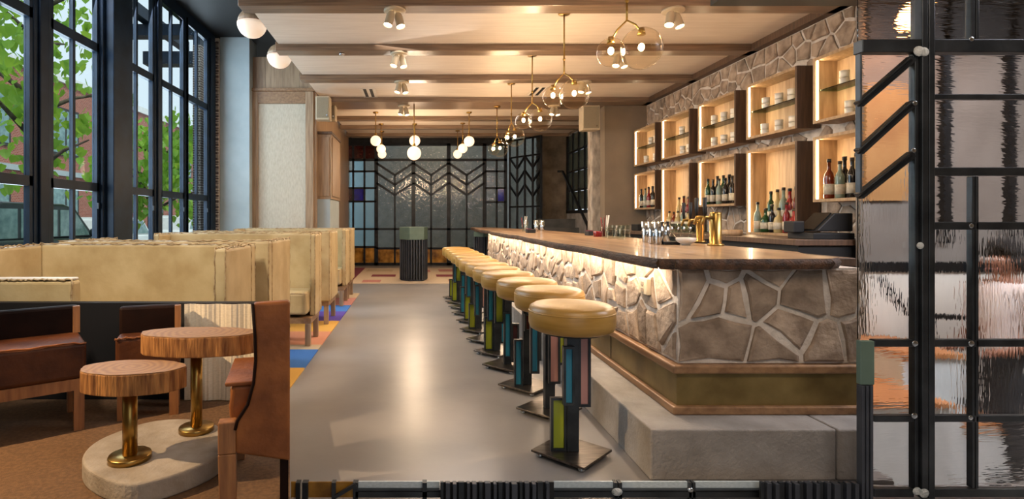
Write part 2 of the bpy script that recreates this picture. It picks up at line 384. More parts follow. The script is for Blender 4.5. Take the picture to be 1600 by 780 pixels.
for i in range(52):
    z = .06+i*.077
    for k in range(2):
        B(-3.335+k*.1+(.03 if i % 2 else 0), -3.335+k*.1+.09, 8.712, 8.735, z, z+.06).build('brick', 'brickdark', rev)
pw = sroot('wall_panelled', (-2.2, 8.95, 0))
B(-2.735, -1.62, 8.95, 9.05, 0, 3.86).build('backing', 'oak', pw)
B(-2.57, -1.79, 8.935, 8.949, .2, 3.09).build('fabric_panel', 'fabric', pw)
B(-2.735, -2.57, 8.91, 8.949, 0, 3.29).build('stile', 'oak', pw, bevel=.005); B(-1.79, -1.66, 8.91, 8.949, 0, 3.29).build('stile', 'oak', pw, bevel=.005)
B(-2.57, -1.79, 8.91, 8.949, 3.09, 3.29).build('rail', 'oakh', pw, bevel=.005); B(-2.76, -1.62, 8.88, 8.949, 3.29, 3.34).build('cornice', 'oakh', pw, bevel=.005)
for k in range(4): B(-2.735+k*.28, -2.735+k*.28+.277, 8.935, 8.949, 3.345, 3.86).build('plank', 'oak', pw)
struct('wall_left_far', B(-1.85, -1.7, 9.05, 14.2, 0, 4.1), 'oak')
wr = struct('wall_right', B(4.1, 4.25, 4.75, 9.6, 0, CE), 'mortar')
struct('trim_2', B(4.0, 4.12, 4.75, 9.6, 3.2, CE), 'oakdark')
struct('wall_return', B(3.36, 4.25, 9.62, 9.85, 0, CE), 'taupe')
# weathered rear corner: concrete pier, old window, paint-chipped steel column, steps
struct('column_2', B(3.08, 3.74, 13.3, 13.8, 0, CE+.05), 'oldconc')
struct('column_3', B(3.30, 3.52, 10.15, 10.4, 0, 3.2), 'oldwhite', bevel=.02)
rw = sroot('wall_right_far', (3.75, 11.5, 0))
B(3.72, 3.85, 9.85, 14.2, 0, 1.33).build('lower_wall', 'plinth', rw); B(3.72, 3.85, 9.85, 11.5, 1.33, 3.5).build('side_wall', 'plinth', rw)
B(3.72, 3.85, 11.5, 14.2, 3.22, 3.5).build('lintel', 'oldconc', rw)
ow = sroot('window_5', (3.72, 12.4, 1.33))
B(3.70, 3.84, 11.5, 13.3, 1.33, 1.40).build('frame', 'blackmetal', ow); B(3.70, 3.84, 11.5, 11.57, 1.33, 3.22).build('frame', 'blackmetal', ow); B(3.70, 3.84, 13.22, 13.3, 1.33, 3.22).build('frame', 'blackmetal', ow)
for k in range(1, 4): B(3.72, 3.78, 11.5+k*.45-.02, 11.5+k*.45+.02, 1.4, 3.22).build('muntin', 'blackmetal', ow)
for k in range(1, 4): B(3.72, 3.78, 11.57, 13.22, 1.4+k*.46-.02, 1.4+k*.46+.02).build('muntin', 'blackmetal', ow)
M['oldpane'] = mat('grimy_pane', '#39443f', '#4d5852', rough=.2, scale=3)
for k in range(4):
    for j in range(4): B(3.75, 3.76, 11.54+k*.45, 11.92+k*.45, 1.42+j*.46, 1.83+j*.46).build('pane', 'oldpane', ow)
st = sroot('trim_stair', (3.2, 12.4, 0))
for k in range(6): B(2.95, 3.72-.0, 11.2+k*.28, 13.3, k*.2, k*.2+.2).build('step', 'stairgrey', st)
hr = thing('stair_handrail', 'black diagonal steel handrail beside the grey rear steps', 'handrail', (3.45, 10.8, 0))
MB().bar(at(918, 352, 10.9), at(879, 268, 12.6), .045, .045).build('rail', 'blackmetal', hr); MB().bar(at(918, 352, 10.9), at(918, 352, 10.9)-Vector((0, 0, 1.0)), .04, .04).build('post', 'blackmetal', hr)
MB().bar(at(879, 268, 12.6), at(872, 268, 12.7), .05, .05).build('rail_end', 'blackmetal', hr)
# room behind the far glass screen
struct('wall_back', B(-3.4, 4.3, 15.6, 15.7, -.1, 3.6), 'backlit')
lamp('AREA', (-2.6, 15.0, 2.0), 34, lin('#cfe6ff')[:3], target=(-1.0, 15.6, 1.6), shape='RECTANGLE', size=1.2, size_y=2.4)  # this and the next: unseen lamps added to backlight the far screen
lamp('POINT', (.7, 14.9, 3.4), 26, WARM, shadow_soft_size=.1)

# ---- window wall, four tall steel bays
for n, (a, b, mid) in enumerate([(4.14, 4.56, None), (4.78, 5.52, 5.12), (6.0, 6.68, 6.28), (6.86, 7.56, 7.18), (7.66, 8.42, 8.02)]):
    wn = sroot('window_%d' % (n+1 if n < 4 else 6), (-3.25, (a+b)/2, .32))
    for z0, z1 in ((.32, .42), (1.475, 1.56), (2.88, 2.97), (3.95, 4.02)):
        B(-3.26, -3.2, a, b, z0, z1).build('rail', 'winframe', wn)
    for y in (a, b-.04): B(-3.25, -3.2, y, y+.04, .42, 3.95).build('stile', 'winframe', wn)
    if mid: B(-3.24, -3.205, mid-.02, mid+.02, .42, 3.95).build('muntin', 'winframe', wn)
    for z0, z1 in ((.42, 1.475), (1.56, 2.88), (2.97, 3.95)):
        for p0, p1 in ([(a+.04, mid-.02), (mid+.02, b-.04)] if mid else [(a+.04, b-.04)]):
            B(-3.236, -3.23, p0, p1, z0, z1).build('pane', 'window_glass', wn)
    if n: B(-3.2, -3.185, b-.04, b-.015, 1.3, 1.36).build('latch', 'blackmetal', wn)
for n, (a, b) in enumerate([(4.56, 4.78), (5.52, 6.0), (6.68, 6.86), (7.56, 7.66), (8.42, 8.72)]):
    d = .12 if n == 1 else .03
    struct('trim_%d' % (n+3), MB().box(-3.27, -3.2+d*.3, a, b, .32, 4.02).box(-3.2+d*.3, -3.2+d, a+.05, b-.05, .32, 4.02), 'winframe', bevel=.008)

# ================================================================ OUTSIDE
struct('street', B(-60, -3.36, -10, 60, -.35, -.25), 'asphalt')
bd = thing('brick_building', 'red brick warehouse across the street with dark windows', 'building', (-14, 24, -.25))
B(-16, -14, 8, 44, -.25, 6.6).build('wall', 'brick', bd); B(-16, -13.9, 7.9, 44.1, 6.6, 6.9).build('parapet', 'stepwhite', bd); B(-14.05, -13.9, 8, 44, 2.9, 3.1).build('stringcourse', 'bluegrey', bd)
for k in range(9):
    for z in (.6, 3.7):
        fr = B(-14.06, -13.95, 9.5+k*3.8, 11.2+k*3.8, z, z+1.9).build('window', 'darkgrey', bd)
        B(-13.95, -13.94, 9.6+k*3.8, 10.3+k*3.8, z+.1, z+1.8).build('pane', 'carglass', fr); B(-13.95, -13.94, 10.4+k*3.8, 11.1+k*3.8, z+.1, z+1.8).build('pane', 'carglass', fr)
cn = thing('steel_canopy', 'dark steel street canopy with two beams high over the pavement', 'canopy', (-4.6, 12.1, 4.62))
B(-6.8, -3.3, 12.0, 12.3, 5.25, 5.5).build('cross_beam', 'winframe', cn); B(-6.0, -3.3, 12.0, 12.3, 4.62, 4.9).build('cross_beam', 'winframe', cn); B(-4.9, -4.75, 12.02, 12.28, 4.9, 5.25).build('strut', 'winframe', cn)
B(-6.0, -5.8, 11.0, 14.0, 5.5, 5.75).build('edge_beam', 'winframe', cn)
bp = thing('brick_pier', 'grey brown brick pier outside the farthest window', 'pier', (-4.0, 10.1, -.25))
B(-4.08, -3.93, 10.0, 10.22, -.25, 4.4).build('pier_core', 'brickdark', bp)
def leafmesh():
    prof = [(0, 0), (.22, .12), (.5, .22), (.42, .5), (.3, .75), (0, 1.05), (-.3, .75), (-.42, .5), (-.5, .22), (-.22, .12)]
    vs = [(x, y, .12*abs(x)) for x, y in prof]+[(0, .45, -.03)]
    return vs, [[i, (i+1) % 10, 10] for i in range(10)]
LV, LF = leafmesh()
lme = bpy.data.meshes.new('leaf'); lme.from_pydata(LV, [], LF); lme.materials.append(M['leaf'])
def tree(label, x, y, zc, rx, ry, rz, n, ls, keep):
    t = thing('street_tree', label, 'tree', (x, y, -.25), 'trees in the street')
    tb = MB().tube([(x, y, -.25), (x+.05, y+.05, zc*.5), (x-.05, y, zc+rz*.6)], [.11, .08, .03])
    for k in range(9):
        a = k*2.4; z0 = zc*.55+k*.16*rz
        tb.tube([(x, y, z0), (x+rx*.5*math.cos(a), y+ry*.5*math.sin(a), z0+.35), (x+rx*.9*math.cos(a), y+ry*.9*math.sin(a), z0+.5)], [.04, .025, .01], seg=6)
    tb.build('trunk', 'bark_tree', t)
    cl = [(x+rx*R.uniform(-.8, .8), y+ry*R.uniform(-.8, .8), zc+rz*R.uniform(-.85, .85)) for _ in range(34)]
    mats = []
    for i in range(n):
        c = R.choice(cl); q = Vector((c[0]+R.gauss(0, .22), c[1]+R.gauss(0, .26), c[2]+R.gauss(0, .2)))
        s = ls*R.uniform(.6, 1.2)
        mats.append(Matrix.Translation(q) @ Matrix.Rotation(R.uniform(0, 6.28), 4, 'Z') @ Matrix.Rotation(R.uniform(-2.2, -.6), 4, 'X') @ Matrix.Rotation(R.uniform(-.5, .5), 4, 'Y') @ Matrix.Diagonal((s, s, s, 1)))
    mats.sort(key=lambda m: -m.translation.x+abs(m.translation.y-y)*.2)
    for m in mats[-keep:]:
        o = bpy.data.objects.new('leaf', lme); COL.objects.link(o); o.parent = t; o.matrix_local = Matrix.Translation(-Vector((x, y, -.25))) @ m
    fo = MB()
    for m in mats[:-keep]: fo.add([m @ Vector(v) for v in LV], LF)
    tag(fo.build('foliage', 'leaf', t), kind='stuff')
tree('broad leaved street tree closest to the big window', -5.3, 7.5, 3.25, .9, 1.3, 1.75, 900, .14, 290)
tree('rounder green tree standing farther down the street', -6.3, 13.0, 2.45, 1.2, 1.55, 1.25, 1300, .18, 280)
def car(label, name, x, y, L, h, m, wd=1.85):
    c = thing(name, label, 'car', (x, y, -.25), 'cars parked in the street')
    g = -.25
    def sec(pts, x0, x1): return MB().ext([(x0, y+a*L, g+z*h) for a, z in pts], (x1-x0, 0, 0))
    body = [(-.5, .25), (.5, .22), (.5, .48), (.47, .56), (.22, .60), (-.46, .62), (-.5, .55)]
    sec(body, x-wd/2, x+wd/2).build('body', m, c, bevel=.06, seg=3)
    cab = [(-.46, .60), (-.40, .95), (-.33, 1.0), (.02, 1.0), (.10, .95), (.25, .60)]
    sec(cab, x-wd/2+.1, x+wd/2-.1).build('cabin', m, c, bevel=.05, seg=3)
    for s in (-1, 1):
        xs = x+s*(wd/2-.1); d = s*.012
        for a0, a1, b0, b1 in ((-.43, -.26, -.37, -.26), (-.24, -.03, -.24, -.03), (-.01, .2, -.01, .08)):
            MB().ext([(xs, y+a0*L, g+.63*h), (xs, y+a1*L, g+.63*h), (xs, y+b1*L, g+.93*h), (xs, y+b0*L, g+.93*h)], (d, 0, 0)).build('side_window', 'carglass', c)
        MB().ball((x+s*(wd/2+.06), y+.17*L, g+.66*h), .12, sq=(.7, .6, .75)).build('wing_mirror', m, c)
        for a in (-.3, .32):
            MB().tube([(x+s*(wd/2-.2), y+a*L, g+.34), (x+s*(wd/2+.01), y+a*L, g+.34)], .34, seg=16).build('wheel', 'tyre', c)
    MB().ext([(x-wd/2+.2, y+.105*L, g+.94*h), (x+wd/2-.2, y+.105*L, g+.94*h), (x+wd/2-.2, y+.235*L, g+.63*h), (x-wd/2+.2, y+.235*L, g+.63*h)], (0, .03, .03)).build('windscreen', 'carglass', c)
car('charcoal sport utility car parked right outside the big window', 'parked_car', -7.9, 10.9, 4.7, 1.75, 'carpaint')
car('white hatchback parked beyond the charcoal car', 'parked_car', -10.3, 18.6, 4.0, 1.5, 'carwhite')
car('white saloon parked farthest up the street', 'parked_car', -10.6, 25.5, 4.3, 1.6, 'carwhite')

# ================================================================ BAR
pf = sroot('platform', (1.6, 6, 0))
B(1.08, 1.93, 2.49, 4.05, 0, .235).build('concrete_block', 'plinth', pf, bevel=.008); B(1.08, 2.25, 4.056, 5.9, 0, .235).build('concrete_block', 'plinth', pf, bevel=.008)
MB().hull([(1.936, 2.49), (2.03, 2.49), (2.25, 2.765), (2.25, 4.05), (1.936, 4.05)], 0, .235).build('concrete_block', 'plinth', pf, bevel=.008)
B(1.08, 2.25, 5.906, 8.0, 0, .235).build('concrete_block', 'plinth', pf, bevel=.008); B(1.08, 2.25, 8.006, 10.6, 0, .235).build('concrete_block', 'plinth', pf, bevel=.008)
bb = thing('bar', 'long bar front of pale mortared fieldstone above a brass plinth', 'bar', (1.75, 6, .235))
X0, Y0, X1, Y1 = 1.30, 2.70, 2.22, 9.7
B(X0+.012, X1, Y0+.012, Y1, .48, .955).build('mortar_core', 'mortar', bb)
MB().hull([(X0-.03, Y0-.03), (X1, Y0-.03), (X1, Y1), (X0-.03, Y1)], .437, .478).build('ledge', 'oakh', bb, bevel=.008)
MB().hull([(X0, Y0), (X1, Y0), (X1, Y1), (X0, Y1)], .275, .437).build('kick_panel', 'patina', bb)
for y in (3.6, 4.8, 6.0, 7.2, 8.4): B(X0-.003, X0, y, y+.006, .275, .437).build('panel_joint', 'goldcap', bb)
MB().hull([(X0-.03, Y0-.03), (X1, Y0-.03), (X1, Y1), (X0-.03, Y1)], .236, .275).build('base_trim', 'oakh', bb, bevel=.006)
stones(bb, cells(grid_seeds(Y1-Y0-.03, .475, .18), Y1-Y0-.015, .475, .026), (X0+.012, Y0+.015, .48), (0, 1, 0), (0, 0, 1), (-1, 0, 0), (.008, .022))
px_seeds = [(1130, 528), (1085, 440), (1128, 428), (1146, 462), (1118, 458), (1180, 455), (1200, 420), (1255, 462), (1325, 455), (1212, 548), (1235, 518), (1290, 545), (1345, 535), (1372, 470)]
sd = [((x-CX)*Y0/F-X0-.0, (H-(y-CY)*Y0/F)-.48) for x, y in px_seeds]
stones(bb, cells(sd, X1-X0, .475, .02), (X0+.005, Y0+.012, .48), (1, 0, 0), (0, 0, 1), (0, -1, 0), (.010, .02))
MB().box(X0+.0, X0+.02, 2.8, 9.6, .93, .95).build('led_strip', 'led', bb)
so = B(X0-.03, X0-.005, 2.98, 3.09, .78, .87).build('socket_plate', 'beige', bb, bevel=.004)
for k in range(2): B(X0-.034, X0-.029, 3.02, 3.05, .795+k*.035, .815+k*.035).build('socket', 'taupe', so)
ld = lamp('AREA', (1.215, 6.2, .955), 42, lin('#ffe6c8')[:3], target=(1.29, 6.2, .5), shape='RECTANGLE', size=.05, size_y=6.8)
ld.rotation_euler = (0, -.25, 0)
# counter: one live-edged slab
ct = thing('bar_counter', 'long walnut counter slab with a wavy live edge', 'counter', (1.7, 6, .96))
le = []
n = 60
for i in range(n+1):
    y = 2.72+(12.3-2.72)*i/n
    le.append((1.165+.018*math.sin(y*2.3)+.012*math.sin(y*5.1+1)+(.10*max(0, (y-9.5)/3)), y))
front = [(2.02, 2.64), (1.7, 2.615), (1.42, 2.61), (1.25, 2.615), (1.185, 2.64)]
outer = [(2.12, 2.72)]+front+le
poly = outer+[(1.75, 12.35), (2.2, 9.5), (2.25, 3.2), (2.13, 2.95)]
MB().hull(poly, .962, 1.006).build('slab', 'slab', ct)
bk = MB()
for i in range(len(outer)-1):
    (ax, ay), (bx, by) = outer[i], outer[i+1]
    d = Vector((bx-ax, by-ay, 0)); nr = Vector((-d.y, d.x, 0)).normalized()
    if nr.dot(Vector((1.7-ax, 6-ay, 0))) > 0: nr = -nr
    o1 = nr*(.012+.006*math.sin(i*1.7)); o2 = nr*(.012+.006*math.sin((i+1)*1.7))
    a = Vector((ax, ay, 0)); b = Vector((bx, by, 0)); z = Vector((0, 0, 1))
    bk.add([a+z*.955, b+z*.955, b+o2+z*.985, a+o1+z*.985, a+z*1.0065, b+z*1.0065], [[0, 1, 2, 3], [3, 2, 5, 4]], True)
bk.build('live_edge', 'bark', ct)
wt = B(2.27, 2.42, 2.98, 4.7, .94, .985); tag(wt.build('worktop', 'oakdark', None, bevel=.005), 'dark low worktop tucked behind the near counter end', 'worktop')
bc = thing('back_counter', 'dark back bar counter under the lit shelf boxes', 'counter', (3.7, 7, 0))
B(3.30, 4.08, 4.68, 9.58, 0, .97).build('cabinet', 'black', bc); B(3.26, 4.08, 4.66, 9.58, .97, 1.02).build('worktop', 'oakdark', bc, bevel=.004)
for k in range(6): B(3.28, 3.30, 4.75+k*.8, 5.5+k*.8, .1, .92).build('door', 'blackmetal', bc)

# ---- lit shelf boxes on the stone wall
FX, BX = 3.85, 4.085
bays = [(4.62, 5.26), (5.48, 6.32), (6.53, 7.40), (7.62, 8.50), (8.70, 9.55)]
names = ['nearest', 'second', 'third', 'fourth', 'farthest']
rects = []; boxes = {}
def shelfbox(label, a, b, z0, z1, glass):
    t = thing('shelf_box', label, 'shelf', (4.0, (a+b)/2, z0), 'lit oak shelf boxes on the stone wall')
    e = .028
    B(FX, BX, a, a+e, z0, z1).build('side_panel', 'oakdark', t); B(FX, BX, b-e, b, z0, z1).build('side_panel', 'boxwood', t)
    B(FX, BX, a+e, b-e, z1-e, z1).build('top_panel', 'boxwood', t); B(FX, BX, a+e, b-e, z0, z0+e).build('bottom_panel', 'boxwood', t)
    B(BX-.02, BX, a+e, b-e, z0+e, z1-e).build('back_panel', 'boxwood', t)
    B(FX+.012, FX+.022, b-e-.016, b-e-.001, z0+e, z1-e).build('led_strip', 'led', t)
    B(FX+.012, FX+.022, a+e+.001, a+e+.012, z0+e, z1-e).build('led_strip', 'led', t)
    if glass: B(FX+.03, BX-.021, a+e, b-e, 2.425, 2.433).build('glass_shelf', 'shelfglass', t)
    lamp('AREA', (FX+.03, b-e-.03, (z0+z1)/2), 2.6*(z1-z0), lin('#ffdcae')[:3], target=(BX-.02, (a+b)/2, (z0+z1)/2), shape='RECTANGLE', size=.03, size_y=(z1-z0)*.9)
    rects.append((a, b, z0, z1)); return t
for i, (a, b) in enumerate(bays):
    shelfbox(f'{names[i]} upper shelf box holding white cups', a, b, 2.115, 2.745, True)
    tall = i in (1, 3)
    boxes[i] = shelfbox(f'{names[i]} lower shelf box, {"tall and open to the counter" if tall else "short"} with bottles', a, b, 1.021 if tall else 1.36, 1.985, False)
W_, H_ = 9.6-4.75, 2.18
def hid(p):
    ys = [q[0]+4.75 for q in p]; zs = [q[1]+1.02 for q in p]
    return any(min(ys) > a-.02 and max(ys) < b+.02 and min(zs) > z0-.02 and max(zs) < z1+.02 for a, b, z0, z1 in rects)
sp = [s for s in grid_seeds(W_, H_, .185)]
polys = cells(sp, W_, H_, .022)
def cutbox(p):   # keep stones clear of the boxes
    cx = sum(q[0] for q in p)/len(p)+4.75; cz = sum(q[1] for q in p)/len(p)+1.02
    return any(a < cx < b and z0 < cz < z1 for a, b, z0, z1 in rects)
stones(wr, polys, (4.1, 4.75, 1.02), (0, 1, 0), (0, 0, 1), (-1, 0, 0), (.010, .024), skip=cutbox)

# ---- cups on the shelves
cup0 = None
def cup(y, z, x, label, group):
    global cup0
    if cup0 is None:
        cup0 = MB().lathe([(.030, 0), (.038, .006), (.040, .062), (.037, .062), (.034, .01), (.0001, .008)], (0, 0, 0), 14).build('cup', 'white_cup', None, base=(0, 0, 0)); o = cup0
    else:
        o = cup0.copy(); COL.objects.link(o)
    o.location = (x, y, z); tag(o, label, 'cup', group)
cups = {0: ([.32, .12], [.38]), 1: ([.2, .42, .66], [.22, .42, .64]), 2: ([.2, .42, .64], [.2, .42, .64]), 3: ([.2, .4], [.42]), 4: ([.22, .58], [.2, .4])}
for i, (lo, hi) in cups.items():
    a = bays[i][0]
    for lev, ys in ((0, lo), (1, hi)):
        z = 2.433 if lev else 2.1435
        for k, y in enumerate(ys):
            for q in range(2):
                cup(a+y, z+q*.0665, 3.95, f'{["bottom", "middle", "top"][q]} white cup of the {ordn[k]} stack {"on the glass shelf" if lev else "on the base"} of the {names[i]} upper box', f'cups in the {names[i]} upper box, {"glass shelf" if lev else "base"}')
# ---- bottles
BT = {}
def bottle(kind, x, y, z, label, group=None, s=1.0):
    shape, liquid, cap = kind
    if kind not in BT:
        t = thing('bottle', label, 'bottle', (0, 0, 0), group)
        pr = {'tall': [(.034, 0), (.037, .01), (.037, .17), (.030, .205), (.014, .235), (.0125, .29), (.0145, .292), (.0145, .30)],
              'squat': [(.045, 0), (.048, .01), (.048, .12), (.040, .15), (.016, .18), (.014, .225), (.016, .23)],
              'wine': [(.034, 0), (.036, .01), (.036, .18), (.030, .21), (.014, .24), (.0135, .29), (.0155, .3)]}[shape]
        MB().lathe(pr, (0, 0, 0), 14).build('glass_body', liquid, t)
        r = pr[1][0]; MB().lathe([(r+.001, .035), (r+.001, .105 if shape == 'squat' else .12)], (0, 0, 0), 14).build('label', 'paper', t)
        h = pr[-1][1]; MB().lathe([(.016, h-.002), (.016, h+.025), (.0001, h+.027)], (0, 0, 0), 12).build('cap', cap, t)
        BT[kind] = t; o = t
    else: o = dup(BT[kind], (0, 0, 0))
    o.location = (x, y, z); o.scale = (s, s, s); o.rotation_euler = (0, 0, R.uniform(-.5, .5)); tag(o, label, 'bottle', group)
ordn2 = ['first', 'second', 'third', 'fourth', 'fifth', 'sixth', 'seventh', 'eighth', 'ninth', 'tenth', 'eleventh', 'twelfth', 'thirteenth']
lf = {'amberb': 'amber', 'clearb': 'clear', 'greenb': 'green', 'blackb': 'black', 'redb': 'red', 'paleb': 'straw coloured', 'blueb': 'dark blue'}
def shelf_bottles(i, rows, where):
    a = bays[i][0]; tall = i in (1, 3)
    if tall: B(3.95, 4.064, a+.03, bays[i][1]-.05, 1.0495, 1.15).build('riser', 'boxwood', boxes[i])
    for rn, row in rows.items():
        for k, (dy, sh, lq, s) in enumerate(row):
            back = rn == 'back'; x = (4.007 if back else 3.897) if tall else (3.99 if back else 3.90)
            z = (1.1505 if back else 1.0495) if tall else 1.3885
            bottle((sh, lq, 'goldcap' if k % 3 else 'black'), x, a+dy, z, f'{lf[lq]} {sh} bottle, {ordn2[k]} from far end, {rn} row, {where}', f'bottles in the {where}', s)
shelf_bottles(0, dict(front=[(.50, 'tall', 'amberb', 1.15), (.37, 'wine', 'clearb', 1.05), (.23, 'wine', 'blackb', 1.1), (.11, 'tall', 'blueb', 1.0)], back=[(.43, 'tall', 'blackb', 1.2), (.29, 'tall', 'paleb', 1.25), (.16, 'tall', 'amberb', 1.2)]), 'nearest lower box')
shelf_bottles(2, dict(front=[(.70, 'wine', 'greenb', 1.05), (.58, 'wine', 'blackb', 1.0), (.44, 'wine', 'clearb', 1.0), (.30, 'wine', 'blackb', 1.0), (.15, 'wine', 'blackb', 1.05)], back=[(.64, 'tall', 'blackb', 1.15), (.50, 'wine', 'greenb', 1.15), (.37, 'tall', 'blackb', 1.15), (.22, 'wine', 'clearb', 1.15)]), 'middle lower box')
shelf_bottles(4, dict(front=[(.66, 'wine', 'blackb', 1), (.5, 'tall', 'clearb', 1), (.36, 'tall', 'redb', 1), (.2, 'wine', 'blackb', 1.05)], back=[(.58, 'wine', 'clearb', 1.1), (.43, 'wine', 'blackb', 1.1), (.28, 'wine', 'paleb', 1.1)]), 'farthest lower box')
shelf_bottles(1, dict(front=[(.70, 'tall', 'clearb', 1.05), (.56, 'squat', 'greenb', 1.05), (.45, 'tall', 'blackb', .95), (.34, 'squat', 'paleb', 1.05), (.22, 'tall', 'redb', 1.0), (.11, 'squat', 'redb', 1.0)], back=[(.64, 'wine', 'greenb', 1.1), (.53, 'tall', 'paleb', 1.15), (.43, 'tall', 'clearb', 1.2), (.33, 'tall', 'redb', 1.15), (.23, 'tall', 'amberb', 1.2), (.12, 'tall', 'redb', 1.15)]), 'tall box by the till')
shelf_bottles(3, dict(front=[(.70, 'squat', 'paleb', 1.05), (.56, 'squat', 'amberb', 1.0), (.43, 'squat', 'paleb', 1.05), (.28, 'tall', 'clearb', 1.0), (.14, 'squat', 'paleb', 1.0)], back=[(.62, 'tall', 'paleb', 1.15), (.48, 'tall', 'amberb', 1.2), (.34, 'tall', 'redb', 1.15), (.2, 'tall', 'paleb', 1.2)]), 'tall box behind the taps')
wtray = MB().lathe([(.11, 0), (.12, .01), (.12, .06), (.105, .06), (.1, .02), (.0001, .02)], (3.45, 5.95, 1.0205), 24).build('wooden_tray', 'boxwood'); tag(wtray, 'round pale wooden tray at the foot of the tall shelf box', 'tray')
# ---- till
tl_ = thing('cash_register', 'black till with a tilted touch screen on the back counter', 'till', (3.6, 4.86, 1.02))
B(3.46, 3.82, 4.72, 5.05, 1.02, 1.075).build('cash_drawer', 'black', tl_, bevel=.006); B(3.40, 3.50, 4.88, 5.02, 1.075, 1.18).build('receipt_printer', 'black', tl_, bevel=.01)
MB().ext([(3.50, 4.74, 1.09), (3.82, 4.74, 1.09), (3.82, 4.74, 1.25), (3.66, 4.74, 1.25)], (0, .26, 0)).build('monitor_body', 'black', tl_, bevel=.008)
MB().ext([(3.505, 4.77, 1.10), (3.655, 4.77, 1.249), (3.655, 4.97, 1.249), (3.505, 4.97, 1.10)], (-.006, 0, .006)).build('screen', 'gloss_black', tl_)

# ---- bar stools
st_px = [(893, 713), (858, 645), (823, 607), (793, 575), (776, 553), (761, 534), (748, 518), (740, 504), (731, 492), (724, 482), (718, 474), (713, 467)]

def stool(variant):
    t = thing('bar_stool', '', 'stool', (0, 0, 0))
    q = .205
    MB().hull([(-q, 0), (0, -q), (q, 0), (0, q)], .022, .034).build('base_plate', 'plate', t, bevel=.002)
    for dx, dy in ((-.16, 0), (0, -.16), (.16, 0), (0, .16)): MB().lathe([(.016, 0), (.018, .004), (.012, .022)], (dx, dy, 0), 10).build('foot', 'chrome', t)
    B(-.03, .03, -.03, .03, .034, .63).build('post', 'blacksteel', t, bevel=.003)
    MB().lathe([(.15, .625), (.15, .64)], (0, 0, 0), 20).build('seat_plate', 'blacksteel', t)
    prof = [(.0001, .638), (.18, .638), (.205, .65), (.213, .675), (.213, .735), (.206, .758), (.185, .77), (.09, .777), (.0001, .778)]
    s_ = MB().lathe(prof, (0, 0, 0), 32).build('seat', 'stooltan', t)
    MB().lathe([(.2125, .732), (.2148, .736), (.2115, .740)], (0, 0, 0), 32).build('seam', 'stooltan', s_)
    for (x0, x1, y0, z0, z1, g) in variant:
        f = MB(); w = .012; d = .03
        f.box(x0, x0+w, y0, y0+d, z0, z1).box(x1-w, x1, y0, y0+d, z0, z1).box(x0+w, x1-w, y0, y0+d, z0, z0+w).box(x0+w, x1-w, y0, y0+d, z1-w, z1)
        fo = f.build('panel_frame', 'blacksteel', t); B(x0+w, x1-w, y0+.011, y0+.019, z0+w, z1-w).build('glass_panel', 'glass_'+g, fo)
    return t
V1 = [(-.108, -.03, -.02, .034, .30, 'lime'), (-.06, -.004, -.075, .28, .57, 'sky'), (.03, .092, -.02, .255, .63, 'pink')]
V2 = [(-.13, -.075, -.07, .26, .56, 'sky'), (-.02, .05, -.075, .2, .62, 'pink'), (.03, .10, -.02, .3, .6, 'lime')]
V3 = [(-.10, -.04, -.07, .034, .36, 'sky'), (-.03, .06, -.08, .42, .54, 'plum'), (.03, .10, -.02, .2, .5, 'lime'), (.03, .09, .0, .3, .62, 'plum')]
V4 = [(-.11, -.03, -.02, .034, .33, 'lime'), (-.09, -.03, -.07, .3, .62, 'sky'), (.03, .09, -.03, .1, .4, 'sky')]
V5 = [(-.105, -.03, -.02, .36, .62, 'lime'), (.03, .09, -.02, .05, .36, 'plum'), (-.04, .02, -.08, .1, .46, 'sky')]
seq = [V1, V2, V3, V5, V4, V2, V1, V4, V3, V5, V4, V1]
protos = {}
for i, (x, y) in enumerate(st_px):
    v = seq[i]; k = id(v)
    desc = {id(V1): 'lime foot panel and pink side panel', id(V2): 'hanging blue and pink panels', id(V3): 'blue foot panel and plum square', id(V4): 'lime foot panel and two blue panels', id(V5): 'high lime panel and plum foot panel'}[k]
    lb = f'{ordn[i]} ochre stool from the near bar corner, with {desc}'
    if k not in protos: o = protos[k] = stool(v); o.location = fl(x, y)
    else: o = dup(protos[k], fl(x, y))
    tag(o, lb, 'stool', 'ochre leather stools along the bar')

# ---- things on the counter
CT = 1.0066
def onct(x, y): return fl(x, y, CT)
tin0 = None
tin_spots = [((1010, 379), 0), ((1020, 381), 0), ((1030, 382), 0), ((1040, 378), 0), ((822, 361), 1), ((838, 361.5), 1), ((847, 361), 1)]
for k, ((x, y), g) in enumerate(tin_spots):
    p = onct(x, y)
    if tin0 is None: tin0 = MB().lathe([(.026, 0), (.029, .004), (.041, .17), (.039, .17), (.027, .006), (.0001, .006)], (0, 0, 0), 16).build('shaker_tin', 'chrome', None, base=(0, 0, 0)); o = tin0
    else: o = tin0.copy(); COL.objects.link(o)
    o.location = p; tag(o, f'{ordn[k]} steel shaker tin in the row beside the white bowl' if g == 0 else f'{ordn[k-4]} steel shaker tin at the far end of the counter', 'tin', 'shaker tins by the bowl' if g == 0 else 'shaker tins at the far end')
bw = MB().lathe([(.03, 0), (.032, .008), (.055, .02), (.07, .035), (.07, .055), (.066, .055), (.05, .028), (.0001, .022)], onct(1072, 383), 24).build('bowl', 'white_cup'); tag(bw, 'low white footed bowl in front of the brass taps', 'bowl')
nb = onct(1046, 382); tag(B(nb.x-.06, nb.x+.06, nb.y-.05, nb.y+.05, CT, CT+.022).build('napkin_tray', 'black', None, bevel=.004), 'flat black napkin tray between tins and white bowl', 'tray')
